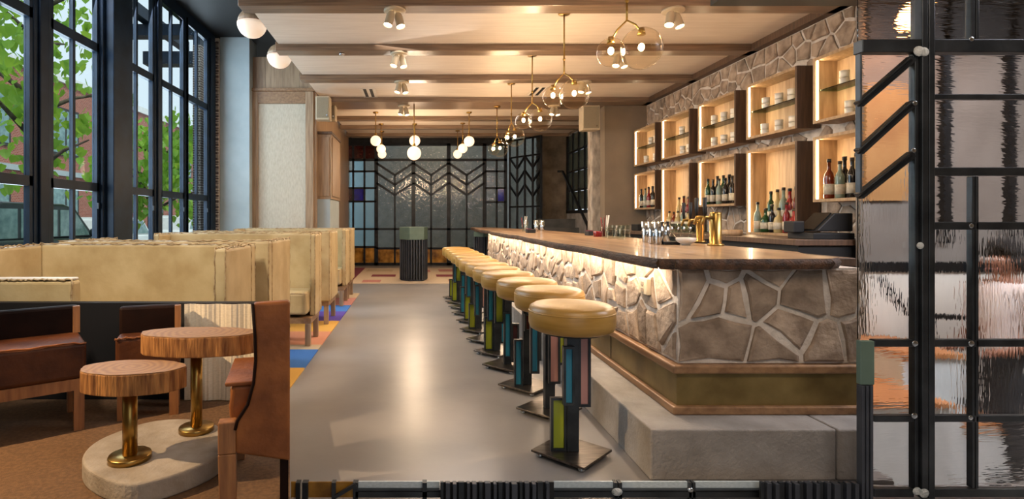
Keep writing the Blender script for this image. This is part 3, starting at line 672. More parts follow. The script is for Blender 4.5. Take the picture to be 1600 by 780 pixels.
for k, (x, y, lb) in enumerate([(924, 368, 'black napkin box beside the cup of straws'), (829, 364, 'black napkin box near the far shaker tins')]):
    p = onct(x, y); h = thing('napkin_caddy', lb, 'caddy', p)
    B(p.x-.055, p.x+.055, p.y-.07, p.y+.07, CT, CT+.05).build('box', 'black', h, bevel=.004); B(p.x-.05, p.x-.0, p.y-.06, p.y+.06, CT+.05, CT+.06).build('napkins', 'rug_maroon', h)
def strawcup(x, y, lb, n):
    p = onct(x, y); t = thing('straw_cup', lb, 'cup', p)
    MB().lathe([(.028, 0), (.03, .004), (.042, .11), (.04, .11), (.029, .006), (.0001, .006)], p, 16).build('cup', 'clearglass', t)
    for k in range(n):
        a = k*2.4; MB().tube([p+Vector((.012*math.cos(a), .012*math.sin(a), .01)), p+Vector((.045*math.cos(a), .045*math.sin(a), .19+.02*(k % 3)))], .0035, seg=6).build('straw', ['black', 'redb', 'white_cup'][k % 3], t)
strawcup(945, 371, 'glass cup of black straws in the middle of the counter', 9); strawcup(819, 362, 'glass cup of straws at the far counter end', 6)
rk = onct(935, 370); tag(MB().lathe([(.05, 0), (.055, .05), (.05, .06), (.0001, .06)], rk, 16).build('garnish_pot', 'redb'), 'small red pot between napkin box and straw cup', 'pot')
gl0 = None
def tumbler(p, lb, gr, s=1):
    global gl0
    if gl0 is None: gl0 = MB().lathe([(.028, 0), (.032, .004), (.037, .10), (.0355, .10), (.03, .012), (.0001, .01)], (0, 0, 0), 16).build('tumbler', 'clearglass', None, base=(0, 0, 0)); o = gl0
    else: o = gl0.copy(); COL.objects.link(o)
    o.location = p; o.scale = (s, s, s); tag(o, lb, 'glass', gr)
for k, (x, y) in enumerate(((955, 373), (963, 372), (970, 374), (978, 372))): tumbler(onct(x, y), f'{ordn[k]} clear tumbler to the side of the straw cup, counted from the straws', 'tumblers by the straws', 1.3)
for k in range(14): tumbler(Vector((3.40+.09*(k % 2)+R.uniform(-.01, .01), 6.46+.105*k*.92, 1.0205)), f'{([*ordn, "thirteenth", "fourteenth"])[k]} clear tumbler on the back counter, counted from the till end', 'tumblers on the back counter', 1.15)
for x, y in ((1050, 379), (1060, 378.5), (1069, 379), (1079, 379)):
    p = onct(x, y); d = thing('dasher_bottle', f'{ordn[(x-1049)//9]} small clear dasher bottle behind the white bowl, counted from the tins', 'bottle', p, 'dasher bottles behind the bowl')
    MB().lathe([(.02, 0), (.022, .005), (.022, .05), (.009, .075), (.009, .1)], p, 12).build('glass_body', 'clearglass', d); MB().lathe([(.011, .098), (.008, .115), (.003, .135)], p, 10).build('spout', 'chrome', d)
tp = thing('beer_tap_tower', 'brass double beer tap tower with dark handles', 'beer tap', onct(1106, 384))
p = onct(1118, 384); MB().lathe([(.055, 0), (.055, .012), (.04, .016), (.04, .23), (.036, .24), (.0001, .243)], p, 20).build('column', 'brass', tp)
p2 = onct(1094, 379); MB().lathe([(.045, 0), (.045, .012), (.03, .016), (.03, .2), (.0001, .21)], p2, 20).build('column', 'brass', tp)
for q, hz in ((p, .2), (p2, .18)):
    for dy in (-.06, .05):
        s0 = q+Vector((-.03, dy*.4, hz)); e = q+Vector((-.11, dy, hz+.005))
        MB().tube([s0, e, e+Vector((-.02, 0, -.05))], [.013, .012, .009], seg=8).build('spigot', 'brass', tp); MB().tube([e+Vector((0, 0, .01)), e+Vector((0, 0, .05)), e+Vector((0, 0, .14))], [.007, .012, .015], seg=8).build('tap_handle', 'black', tp)
for x, y, lb in ((1003, 352, 'black box beside the shaker tins'),):
    p = Vector((3.36, 8.2, 1.021)); tag(B(p.x-.05, p.x+.12, p.y-.12, p.y+.12, 1.021, 1.12).build('receipt_box', 'black', None, bevel=.006), 'small black box on the far back counter', 'box')

# ================================================================ LIGHT FITTINGS
def spotlight(x, y, lb, tgt):
    zc = 3.2 if any(a <= y <= b for a, b in beams) else CE
    t = thing('ceiling_spotlight', lb, 'spotlight', (x, y, zc), 'twin ceiling spotlights')
    MB().lathe([(.0001, -.022), (.10, -.022), (.105, -.018), (.105, 0)], (x, y, zc), 24).build('canopy', 'beige', t)
    for k, dv in enumerate(((-.045, -.02), (.04, .02))):
        a = Vector((x+dv[0]*.6, y+dv[1], zc-.02)); dr = Vector((-.25 if k == 0 else .22, -.25, -1)).normalized()
        MB().tube([a, a+dr*.03], .02, seg=10).build('joint', 'beige', t)
        h = MB().tube([a+dr*.02, a+dr*.05, a+dr*.16], [.03, .04, .042], seg=14, caps=False).build('can', 'beige', t)
        MB().tube([a+dr*.145, a+dr*.149], .039, seg=14).build('lens', 'spotface', h)
        if k == 0: lamp('SPOT', a+dr*.19, 70, WARM, target=tgt, spot_size=1.7, spot_blend=.8, shadow_soft_size=.06)
for k, y in enumerate((5.2, 6.57, 7.93, 9.62)):
    spotlight(-.19, y, f'{ordn[k]} beige twin spotlight above the aisle, counted from the camera', (-.2, y-.3, 0))
    spotlight(2.47, y, f'{ordn[k]} beige twin spotlight above the bar, counted from the camera', (2.0, y-.2, 1))
# clear globe pendants over the counter
def pendant(i, y, x, sx):
    zc = 3.2 if any(a <= y <= b for a, b in beams) else CE
    lb = f'{ordn[i]} clear amber globe pendant over the counter, counted from the camera'
    t = thing('globe_pendant', lb, 'pendant lamp', (x, y, zc), 'clear globe pendants over the bar')
    MB().lathe([(.0001, -.03), (.055, -.03), (.06, -.02), (.06, 0)], (x, y, zc), 20).build('canopy', 'brass', t)
    j = Vector((x, y, 2.66)); k2 = Vector((x, y, 2.80))
    MB().tube([(x, y, zc-.03), k2], .008).build('stem', 'brass', t); MB().ball(k2, .014, 10).build('elbow', 'brass', t); MB().tube([k2, j], .008).build('stem', 'brass', t)
    for (dx, dy, dz, r) in ((-.10, .05, -.22, .105), (.09, -.04, -.22, .15)):
        c = j+Vector((dx*sx, dy, dz)); top = c+Vector((0, 0, r*.8))
        MB().tube([j, j*.4+top*.6+Vector((0, 0, .02)), top], .007).build('arm', 'brass', t)
        MB().tube([top+Vector((0, 0, .03)), top-Vector((0, 0, .02))], [.02, .03], seg=12).build('socket', 'brass', t)
        g = MB().ball(c, r, 24, rings=16).build('globe', 'globe', t); MB().ball(c+Vector((0, 0, .01)), .022, 12, sq=(1, 1, 1.3)).build('bulb', 'bulb', g)
    lamp('POINT', (x, y-.02, 2.42), 32, WARM, shadow_soft_size=.05)
for i, (y, x) in enumerate([(4.0, 1.56), (5.46, 1.5), (6.85, 1.48), (8.3, 1.475), (9.65, 1.46)]): pendant(i, y, x, 1 if i < 3 else .5)
# opal globe triplets by the host stand
def opal(x, y, zg, r, lb):
    t = thing('opal_pendant', lb, 'pendant lamp', (x, y, CE), 'opal globe pendants near the host stand')
    MB().lathe([(.0001, -.025), (.05, -.025), (.055, 0)], (x, y, CE), 16).build('canopy', 'brass', t); MB().tube([(x, y, CE-.02), (x, y, zg+r)], .009).build('stem', 'brass', t)
    MB().tube([(x, y, zg+r+.05), (x, y, zg+r-.01)], [.02, .035], seg=12).build('holder', 'brass', t); MB().ball((x, y, zg), r, 24, rings=14).build('globe', 'opal', t)
for x, y, r, d, lb in [(587, 220, 8.2, 10.6, 'nearest opal globe pendant of the triplet on the booth side'), (595.5, 233, 7.2, 11.9, 'middle opal globe pendant of the triplet on the booth side'), (597, 241, 6.6, 12.9, 'farthest opal globe pendant of the triplet on the booth side'),
                       (648, 220, 8.5, 11.9, 'higher opal globe pendant straight above the host stand'), (647, 239.5, 10.8, 9.5, 'largest lower opal globe pendant above the host stand'),
                       (733, 221, 8.2, 10.6, 'nearest opal globe pendant of the triplet on the bar side'), (723, 232, 7.4, 11.8, 'middle opal globe pendant of the triplet on the bar side'), (715, 241, 6.8, 12.8, 'farthest opal globe pendant of the triplet on the bar side')]:
    p = at(x, y, d); opal(p.x, d, p.z, r*d/F, lb)
lamp('POINT', (0, 10.9, 2.2), 90, WARM, shadow_soft_size=.2)
# half globe lamps in the dark slot beside the ceiling
for k, (y, lb) in enumerate([(6.29, 'nearest half globe lamp in the dark slot over the booths'), (7.56, 'second half globe lamp in the dark slot over the booths'), (12.4, 'farthest half globe lamp in the dark slot above the oak cabinet')]):
    x, z = -1.88, 3.46; t = thing('half_globe_lamp', lb, 'lamp', (x, y, 4.12), 'half globe lamps in the ceiling slot')
    MB().tube([(x, y, 4.12), (x, y, z+.1)], .015).build('stem', 'brass', t); MB().ball((x, y, z), .165, 24, a0=0, a1=PI/2, rings=6).build('cap', 'oak', t); MB().ball((x, y, z), .17, 24, a0=-PI/2, a1=0, rings=8).build('opal_bowl', 'opaloff', t)
# vents
for x, y, lb in ((-.75, 9.0, 'dark slot air vent in the ceiling above the aisle'), (2.0, 8.9, 'dark slot air vent in the ceiling above the bar')):
    v = thing('slot_vent', lb, 'vent', (x, y, CE-.004)); B(x-.12, x+.12, y-.35, y+.3, CE-.004, CE-.0005).build('frame', 'white', v)
    for k in range(2): B(x-.08+k*.1, x-.03+k*.1, y-.3, y+.25, CE-.006, CE-.0041).build('slot', 'black', v)
sk = MB().lathe([(.0001, -.03), (.03, -.02), (.035, 0)], (-.88, 6.57, 3.2), 14).build('sprinkler_head', 'chrome'); tag(sk, 'small chrome sprinkler head under the second beam', 'sprinkler')
# speakers
def speaker(p, sx, sy, sz, lb):
    s = thing('wall_speaker', lb, 'speaker', p)
    B(p.x-sx/2, p.x+sx/2, p.y, p.y+sy, p.z, p.z+sz).build('cabinet', 'beige', s, bevel=.012); B(p.x-sx/2+.02, p.x+sx/2-.02, p.y-.008, p.y, p.z+.03, p.z+sz-.02).build('grille', 'grille', s)
    MB().lathe([(.012, 0), (.012, .005)], (0, 0, 0), 10).xf(Matrix.Translation((p.x+sx*.3, p.y-.008, p.z+.07)) @ Matrix.Rotation(PI/2, 4, 'X')).build('badge', 'chrome', s); MB().bar((p.x, p.y+sy, p.z+sz*.6), (p.x+.05, p.y+sy+.1, p.z+sz*.6), .05, .1).build('bracket', 'beige', s)
speaker(at(504, 187, 8.5), .22, .2, .37, 'beige loudspeaker hanging beside the fabric panel'); speaker(at(924, 203, 9.3), .30, .22, .42, 'beige loudspeaker high on the chipped white column')
speaker(at(516, 188, 9.6), .18, .2, .36, 'second beige loudspeaker half hidden behind the first')

# ---- oak cabinet and blue grey pier beyond the panelled wall
oc = thing('oak_cabinet', 'tall oak wall cabinet with framed doors on a blue grey pier', 'cabinet', (-1.55, 9.5, 1.55))
B(-1.695, -1.40, 9.12, 10.2, 1.53, 2.62).build('body', 'oak', oc, bevel=.005)
B(-1.66, -1.43, 9.10, 9.12, 1.58, 2.57).build('door_panel', 'oak', oc, bevel=.004); B(-1.40, -1.385, 9.2, 10.1, 1.58, 2.57).build('door', 'oak', oc, bevel=.004); B(-1.698, -1.38, 9.08, 10.22, 2.62, 2.66).build('cornice', 'oakdark', oc, bevel=.004)
struct('column_4', B(-1.695, -1.42, 9.12, 10.2, 0, 1.529), 'bluegrey')

# ================================================================ FAR GLASS SCREEN
def screen(name, lb, Y, bars, panes, th, root_loc, P=None):
    P = P or (lambda x, y: at(x, y, Y))
    t = thing(name, lb, 'glass screen', root_loc)
    k = Y/F
    for (a, b, w) in bars:
        MB().bar(P(*a), P(*b), w*k, th, up=(0, 1, 0)).build('frame_bar', 'blackmetal', t)
    for poly, m in panes:
        pts = [P(*q) for q in poly]; n = (pts[1]-pts[0]).cross(pts[2]-pts[0]).normalized()*.008
        MB().ext([p-n/2 for p in pts], n).build('glass_pane', m, t)
    return t
def rect(x0, y0, x1, y1): return [(x0, y0), (x1, y0), (x1, y1), (x0, y1)]
bars = []; panes = []
posts = [535, 588, 646, 701, 757, 790]
for x in posts: bars.append(((x, 224), (x, 415), 5 if x in (535, 790) else 6))
for y, w_ in ((226, 4), (250, 4), (413, 5)): bars.append(((533, y), (792, y), w_))
for a, b in zip(posts, posts[1:]): panes.append((rect(a, 227, b, 249), 'rip_far' if a > 535 else 'redglass'))
for a, b in ((588, 646), (646, 701), (701, 757)):
    m_ = (a+b)/2; bars.append(((m_, 273), (m_, 413), 3))
    for dy in (255, 270, 286): bars += [((a, dy), (m_, dy+19), 3.5), ((m_, dy+19), (b, dy), 3.5)]
    panes.append(([(a, 250), (b, 250), (b, 255), (m_, 274), (a, 255)], 'rip_far'))
    for y0, y1 in ((255, 270), (270, 286)):
        panes += [([(a, y0), (m_, y0+19), (m_, y1+19), (a, y1)], 'rip_far'), ([(m_, y0+19), (b, y0), (b, y1), (m_, y1+19)], 'rip_far')]
    panes += [([(a, 286), (m_, 305), (m_, 358), (a, 358)], 'rip_far'), ([(m_, 305), (b, 286), (b, 358), (m_, 358)], 'rip_far')]
    for y in (358, 388): bars.append(((a, y), (b, y), 3))
    for q0, q1 in ((a, m_), (m_, b)): panes += [(rect(q0, 358, q1, 388), 'rip_far'), (rect(q0, 388, q1, 412), 'amberglass')]
xs = [535, 552, 569.5, 588]; ys = [250, 268, 294, 315, 358, 386, 412]
for x in xs[1:3]: bars.append(((x, 227), (x, 413), 3))
for y in ys[1:-1]: bars.append(((535, y), (588, y), 3))
for i in range(3):
    for j in range(6):
        m_ = 'amberglass' if j == 5 else 'blueglass' if (i, j) == (1, 2) else 'redglass' if (i, j) in ((0, 2),) else 'rip_cyan' if i > 0 and j > 0 else 'rip_cyan' if (i+j) % 2 else 'rip_far'
        panes.append((rect(xs[i], ys[j], xs[i+1], ys[j+1]), m_))
xs = [757, 776, 790]; ys = [250, 268, 294, 316, 360, 388, 412]
bars.append(((776, 250), (776, 413), 3))
for y in ys[1:-1]: bars.append(((757, y), (790, y), 3))
for i in range(2):
    for j in range(6): panes.append((rect(xs[i], ys[j], xs[i+1], ys[j+1]), 'blueglass' if (i, j) == (1, 2) else 'amberglass' if j == 5 else 'rip_far'))
screen('glass_screen', 'full height black steel screen of chevron panes closing the far end', 14.0, bars, panes, .06, (0, 14, 0))
# its folded leaf, coming forward along the bar side
A_, B_ = Vector((2.43, 13.9, 0)), Vector((3.02, 13.0, 0))
def PF(u, z): q = A_.lerp(B_, u); return Vector((q.x, q.y, z))
fs = thing('folding_screen', 'angled chevron steel screen leaf beside the concrete pier', 'glass screen', (2.7, 13.5, 0))
for u in (0, .25, .5, .75, 1): MB().bar(PF(u, 0), PF(u, 3.2), .05, .05).build('frame_bar', 'blackmetal', fs)
for z in (.05, .8, 1.5, 2.75, 3.18): MB().bar(PF(0, z), PF(1, z), .05, .04).build('frame_bar', 'blackmetal', fs)
for a in (0, .5):
    for z in (1.75, 2.1, 2.45): MB().bar(PF(a, z+.3), PF(a+.25, z), .04, .04).build('frame_bar', 'blackmetal', fs); MB().bar(PF(a+.25, z), PF(a+.5, z+.3), .04, .04).build('frame_bar', 'blackmetal', fs)
for u in (0, .25, .5, .75):
    for z0, z1 in ((.05, .8), (.8, 1.5), (1.5, 2.75), (2.75, 3.18)): MB().ext([PF(u, z0), PF(u+.25, z0), PF(u+.25, z1), PF(u, z1)], (.006, .004, 0)).build('glass_pane', 'rip_far', fs)
struct('trim_8', B(-1.75, 2.5, 13.97, 14.05, 3.13, CE+.05), 'blackmetal')
# host stands: hexagonal sage top on a cage of slats
def host(x, y, r, h, hb, lb, ns=5):
    t = thing('host_stand', lb, 'stand', (x, y, 0), 'sage topped slatted stands')
    hx = lambda s: [(x+r*s*math.cos(PI/3*k+.25), y+r*s*math.sin(PI/3*k+.25)) for k in range(6)]
    MB().hull(hx(1), h-hb, h).build('top_box', 'sage', t, bevel=.004); MB().hull(hx(.93), .012, .03).build('base', 'slatgrey', t); MB().hull(hx(.7), .03, h-hb).build('core', 'black', t)
    c = hx(.95)
    for k in range(6):
        a, b = Vector((*c[k], 0)), Vector((*c[(k+1) % 6], 0)); d = (b-a).normalized()
        for q in range(ns):
            p = a.lerp(b, (q+.5)/ns); MB().bar((p.x, p.y, .03), (p.x, p.y, h-hb), .018, .03, up=(-d.y, d.x, 0)).build('slat', 'slatgrey', t)
host(-.02, 10.6, .285, 1.04, .24, 'hexagonal sage topped slatted stand in the aisle before the far screen'); host(1.42, 11.0, .24, .94, .1, 'slatted stand half hidden behind the far end of the bar')
# far rug and booth rug: woven colour blocks
rg = thing('patterned_rug', 'pale rug with pink and maroon bars under the hexagonal stand', 'rug', (0, 11.6, 0))
B(-1.6, 1.25, 10.05, 13.2, 0, .008).build('field', 'rug_cream', rg)
for x0, x1, y0, y1, m_ in [(-1.6, -1.2, 10.05, 13.2, 'rug_maroon'), (-.9, -.4, 11.2, 11.6, 'rug_maroon'), (.45, .95, 11.2, 11.6, 'rug_maroon'), (-1.0, -.65, 10.2, 10.6, 'rug_pink'), (.65, 1.1, 10.3, 10.7, 'rug_pink'), (-.2, .35, 12.2, 12.7, 'rug_pink'), (-1.1, -.5, 12.3, 12.8, 'rug_sand'), (.55, 1.1, 12.3, 12.8, 'rug_pink')]:
    B(x0, x1, y0, y1, .008, .011).build('colour_block', m_, rg)
rg = thing('booth_rug', 'long rug of blue, yellow, peach and violet bands under the tan booths', 'rug', (-2, 6.5, 0))
yb = [3.4, 3.62, 4.35, 4.96, 5.15, 5.75, 6.35, 7.0, 7.5, 8.2, 8.7]; cb = ['rug_sand', 'rug_yellow', 'rug_blue', 'rug_sand', 'rug_peach', 'rug_yellow', 'rug_violet', 'rug_blue', 'rug_pink', 'rug_sand']
for a, b, m_ in zip(yb, yb[1:], cb): B(-3.0, -.88, a, b, 0, .009).build('colour_block', m_, rg)

# ================================================================ TAN BOOTHS
def ruffle(mb, a, b, r=.0042, n=26):
    a, b = Vector(a), Vector(b)
    pts = [a.lerp(b, i/n)+Vector((R.uniform(-.003, .003), R.uniform(-.003, .003), R.uniform(-.004, .006))) for i in range(n+1)]
    return mb.tube(pts, [r*R.uniform(.6, 1.2) for _ in pts], seg=5)
def booth(loc, W, D, Ht, seat_h, facing, lb, wing=.075, wd=None):
    wd = wd or D
    """right rear corner of the aisle wing at loc; opens toward the viewer (facing=-1) or away (+1)"""
    t = thing('booth_bench', lb, 'booth', loc, 'tan leather booth benches')
    x1, yb_, z0 = loc[0], loc[1], 0.0; x0 = x1-W; f = facing; leg = .27
    def by(a, b): return (yb_+f*a, yb_+f*b) if f > 0 else (yb_+f*b, yb_+f*a)
    ya, yc = by(0, .09); B(x0, x1, ya, yc, leg, Ht).build('backrest', 'tan', t, bevel=.018, seg=3)
    ya, yc = by(.092, wd)
    for q, (a, b) in enumerate(((x1-wing, x1), (x0, x0+wing))):
        wg = B(a, b, ya, yc, leg, Ht-.004).build('wing', 'tan', t, bevel=.018, seg=3)
        sm = MB()
        for xx in (a+.006, b-.006):
            ruffle(sm, (xx, ya, Ht), (xx, yc, Ht)); ruffle(sm, (xx, yb_+f*wd, leg), (xx, yb_+f*wd, Ht))
        sm.build('seam', 'tanseam', wg)
    sm = MB(); ruffle(sm, (x0, yb_+f*.006, Ht+.002), (x1, yb_+f*.006, Ht+.002), n=60); ruffle(sm, (x0, yb_+f*.085, Ht+.002), (x1, yb_+f*.085, Ht+.002), n=60); ruffle(sm, (x1-.004, yb_, leg), (x1-.004, yb_, Ht)); ruffle(sm, (x1-.004, yb_+f*.09, leg), (x1-.004, yb_+f*.09, Ht))
    sm.build('seam', 'tanseam', t)
    ya, yc = by(.1, D-.02); s_ = B(x0+wing, x1-wing, ya, yc, leg+.03, seat_h).build('seat', 'tan', t, bevel=.03, seg=3)
    sm = MB(); ruffle(sm, (x0+wing, yb_+f*(D-.02), seat_h-.01), (x1-wing, yb_+f*(D-.02), seat_h-.01), n=50); sm.build('seam', 'tanseam', s_)
    ya, yc = by(.02, D-.03); B(x0+.02, x1-.02, ya, yc, leg-.05, leg).build('seat_rail', 'oakh', t)
    for xx in (x0+.05, x1-.05):
        for a in (.05, D-.05): B(xx-.025, xx+.025, yb_+f*a-.025, yb_+f*a+.025, .0095, leg-.05).build('leg', 'oak', t, bevel=.004)
booth((-1.13, 3.86, 0), 1.52, .60, 1.022, .5, -1, 'closest tan leather booth bench, its broad backrest facing the camera')
booth((-1.065, 3.98, 0), 1.55, .68, 1.036, .5, 1, 'tan booth bench turned away, back to back with the closest booth')
booth((-.95, 5.55, 0), 1.55, .50, 1.055, .51, -1, 'tan booth bench with its seat in view, standing over the peach rug band', .055, .34)
booth((-.95, 6.1, 0), 1.55, .62, 1.055, .51, 1, 'tan booth bench turned away, over the violet rug band')
booth((-.95, 7.95, 0), 1.55, .58, 1.055, .51, -1, 'farthest tan booth bench with its seat in view', .055, .45)
booth((-.95, 8.05, 0), 1.55, .55, 1.055, .51, 1, 'last tan booth bench turned away beside the panelled wall')
ar = thing('low_bench', 'low tan leather bench end with a folded pale top edge', 'bench', (-2.3, 3.2, 0))
B(-2.72, -1.98, 3.145, 3.235, .12, .84).build('backrest', 'tan', ar, bevel=.02, seg=3); sm = MB(); ruffle(sm, (-2.72, 3.15, .842), (-1.98, 3.15, .846), .006, 60); ruffle(sm, (-1.985, 3.147, .2), (-1.985, 3.147, .845), .006); sm.build('seam', 'tanseam', ar)
B(-2.7, -1.99, 3.155, 3.225, .842, .856).build('fold', 'white', ar, bevel=.005)
for xx in (-2.65, -2.05): B(xx-.025, xx+.025, 3.17, 3.22, 0, .12).build('leg', 'oak', ar)

# ================================================================ LOUNGE NOOK ON A CARPETED DAIS
NZ = .18
def ray(Y): return -.2295*Y
struct('dais', MB().hull([(-3.15, 1.85), (ray(1.85), 1.85), (ray(3.12), 3.12), (-3.15, 3.12)], 0, NZ), 'carpet')
struct('partition', MB().hull([(-2.75, 3.07), (ray(3.07), 3.07), (ray(3.13), 3.13), (-2.75, 3.13)], NZ, .725), 'darkfelt')
# curtain
cv = MB(); n = 60
xs_ = [-1.29+(.55)*i/n for i in range(n+1)]
fy = lambda i: 3.045+.008*math.sin(i*.38)+.002*math.sin(i*2.3+1)
ring = [(xs_[i], fy(i)) for i in range(n+1)]+[(xs_[i], fy(i)+.006) for i in range(n, -1, -1)]
cv.hull(ring, NZ+.004, .722); tag(cv.build('curtain', 'curtain'), 'cream linen curtain hanging in folds behind the taller slice table', 'curtain')
# cast concrete base
kp = [(126, 712), (146, 690), (190, 671), (240, 656), (300, 653), (345, 664), (360, 684), (346, 711), (300, 733), (240, 752), (200, 758), (160, 747), (132, 730)]
kz = [fl(x, y, NZ+.08) for x, y in kp]
def smooth(pts, it=2):
    for _ in range(it):
        o = []
        for i in range(len(pts)):
            a, b = pts[i], pts[(i+1) % len(pts)]; o += [a.lerp(b, .25), a.lerp(b, .75)]
        pts = o
    return pts
cbse = MB().hull([(p.x, p.y) for p in smooth(kz)], NZ, NZ+.08).build('concrete_base', 'castconc', None, bevel=.01, seg=3); tag(cbse, 'kidney shaped cast concrete base under the two slice tables', 'base')
def slice_table(bx, by_, ztop, th, rx, ry, rb, rp, lb):
    c = fl(bx, by_, NZ+.08); z0 = NZ+.08
    t = thing('slice_table', lb, 'table', (c.x, c.y, z0), 'tree slice tables on the concrete base')
    MB().lathe([(rb, 0), (rb, .018), (rb*.97, .022), (.0001, .022)], (c.x, c.y, z0), 28).build('foot_disc', 'brass', t, ); MB().tube([(c.x, c.y, z0+.02), (c.x, c.y, ztop-th)], rp, seg=18).build('column', 'brass', t)
    def wob(a): return 1+.022*math.sin(3*a+1)+.015*math.sin(7*a)+.008*math.sin(17*a)
    N_ = 56; ring = [(c.x+.01+rx*wob(2*PI*k/N_)*math.cos(2*PI*k/N_), c.y+ry*wob(2*PI*k/N_)*math.sin(2*PI*k/N_)) for k in range(N_)]
    MB().hull(ring, ztop-th, ztop-.003).build('trunk_slice', 'barkwood', t, bevel=.004)
    MB().hull([(c.x+(x-c.x)*.985, c.y+(y-c.y)*.985) for x, y in ring], ztop-.003, ztop).build('ringed_face', 'rings', t)
slice_table(203, 718, .622, .083, .2, .11, .078, .027, 'shorter wooden tree slice table on a thick brass column')
slice_table(307, 673, .698, .088, .26, .115, .074, .0245, 'taller wooden tree slice table by the cream curtain')
# dark leather lounge benches
def lounge(name, O, u, L, D, zs, zr, Ht, lb, lm):
    O = Vector((O[0], O[1], 0)); u = Vector((u[0], u[1], 0)).normalized(); d = Vector((-u.y, u.x, 0))
    t = thing(name, lb, 'bench', (O.x, O.y, NZ))
    def P(a, b): q = O+u*a+d*b; return (q.x, q.y)
    def bx(a0, a1, b0, b1, z0, z1): return MB().hull([P(a0, b0), P(a1, b0), P(a1, b1), P(a0, b1)], z0, z1)
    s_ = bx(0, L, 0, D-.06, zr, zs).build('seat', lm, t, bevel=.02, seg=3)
    sm = MB(); q0, q1 = P(0, 0), P(L, 0); ruffle(sm, (*q0, zs-.003), (*q1, zs-.003), .005, 30); sm.build('seam', 'cognac', s_)
    bx(.01, L-.01, .012, D-.02, zr-.055, zr).build('seat_rail', 'nookwood', t)
    bx(0, L, D-.06, D, zr, Ht).build('backrest', 'shaded_dark_leather', t, bevel=.015); bx(L-.03, L, D-.10, D-.062, zs, Ht).build('back_post', 'nookwood', t)
    for a in (.03, L-.03):
        for b in (.035, D-.03):
            q = O+u*a+d*b; s = .022; MB().hull([P(a-s, b-s), P(a+s, b-s), P(a+s, b+s), P(a-s, b+s)], NZ, zr-.055).build('leg', 'nookwood', t)
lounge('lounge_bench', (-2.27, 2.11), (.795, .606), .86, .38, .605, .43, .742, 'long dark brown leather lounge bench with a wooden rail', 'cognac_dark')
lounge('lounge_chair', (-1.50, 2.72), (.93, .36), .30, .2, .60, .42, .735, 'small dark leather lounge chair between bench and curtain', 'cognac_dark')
# cognac wing chair, seen from its side
a_ = Vector((-.975, -.223, 0)); b_ = Vector((-.223, .975, 0)); R0 = Vector((ray(1.95), 1.95, 0))
wc = thing('wing_chair', 'cognac leather wing chair on square wooden legs beside the slice tables', 'chair', (R0.x-.1, R0.y+.1, NZ))
def WP(s, d, z): q = R0+a_*s+b_*d; return Vector((q.x, q.y, z))
prof = [(0, .33), (0, .905), (.128, .90), (.120, .78), (.118, .70), (.125, .62), (.145, .545), (.180, .49), (.187, .46), (.187, .375)]
def side(d0, d1, zt=9): return MB().ext([WP(s, d0, min(z, zt)) for s, z in prof], b_*(d1-d0))
side(0, .05).build('side_wing', 'cognac', wc, bevel=.01, seg=3); side(.40, .45, .82).build('side_wing', 'cognac', wc, bevel=.01)
pm = MB().tube([WP(s, -.002, z) for s, z in prof[2:9]], .006, seg=6); pm.build('piping', 'shaded_dark_leather', wc)
MB().ext([WP(0, .052, .33), WP(.05, .052, .33), WP(.04, .052, .82), WP(0, .052, .82)], b_*.345).build('backrest', 'cognac', wc)
st_ = MB().ext([WP(.05, .052, .40), WP(.205, .052, .40), WP(.215, .052, .52), WP(.205, .052, .60), WP(.05, .052, .60)], b_*.345).build('seat', 'cognac', wc, bevel=.015, seg=3)
MB().ext([WP(.05, .045, .60), WP(.225, .045, .598), WP(.228, .045, .612), WP(.05, .045, .615)], b_*.36).build('seat_flap', 'cognac', st_, bevel=.004)
for s, d in ((.215, 0), (.215, .4)): MB().ext([WP(s-.03, d, .375), WP(s+.03, d, .375), WP(s+.03, d, .487), WP(s-.03, d, .487)], b_*.05).build('corner_block', 'nookwood', wc, bevel=.004); MB().ext([WP(s-.03, d, NZ), WP(s+.025, d, NZ), WP(s+.03, d, .374), WP(s-.03, d, .374)], b_*.05).build('leg', 'nookwood', wc, bevel=.004)
for d in (.02, .4): MB().ext([WP(.005, d, NZ), WP(.035, d, NZ), WP(.035, d, .34), WP(.005, d, .34)], b_*.03).build('leg', 'shaded_dark_leather', wc)
# nook key light: unseen spot added in place of sun from the window side
nk = thing('added_spotlight', 'unseen black spotlight added to light the slice tables', 'spotlight', (-3.1, 1.5, 2.3))
MB().tube([(-3.2, 1.5, 2.3), (-3.1, 1.5, 2.3)], .03, seg=10).build('mount', 'black', nk); MB().tube([(-3.1, 1.5, 2.3), (-2.98, 1.56, 2.21)], [.05, .06], seg=14, caps=False).build('can', 'black', nk)
lamp('SPOT', (-2.96, 1.57, 2.19), 430, lin('#ffd9a8')[:3], target=(-1.0, 2.3, .2), spot_size=.75, spot_blend=.3, shadow_soft_size=.02)

# ================================================================ NEAR STEEL AND GLASS SCREEN
YS = 2.33; KS = YS/F
gs = thing('partition_screen', 'tall raw steel screen of rippled panes with diagonal bars, nearest the camera', 'glass screen', (2.3, YS, 0))
def bar(x0, y0, x1, y1, d=0.0, th=.03, m='blacksteel'):
    a, b = at(x0, y1, YS), at(x1, y0, YS)
    o = B(a.x, b.x, YS-th/2+d, YS+th/2+d, max(a.z, .002), b.z).build('frame_bar', m, gs, bevel=.003); return o
XE = 1689.9
bar(1340.2, 64, XE, 84, th=.05); bar(1431, -60, 1440.5, 775, th=.06); bar(1441.5, -60, 1451, 775, th=.06); bar(1424, 84, 1430, 766, th=.035)
bar(1512, -60, 1518, 63.5); bar(1519.5, -60, 1525, 63.5)
for y0, y1 in ((148, 156), (262, 275), (347, 359), (530, 541), (648, 658), (762, 775)): bar(1451.5, y0, XE, y1)
for y0, y1 in ((530, 541), (648, 658), (762, 775)): bar(1362, y0, 1423.8, y1)
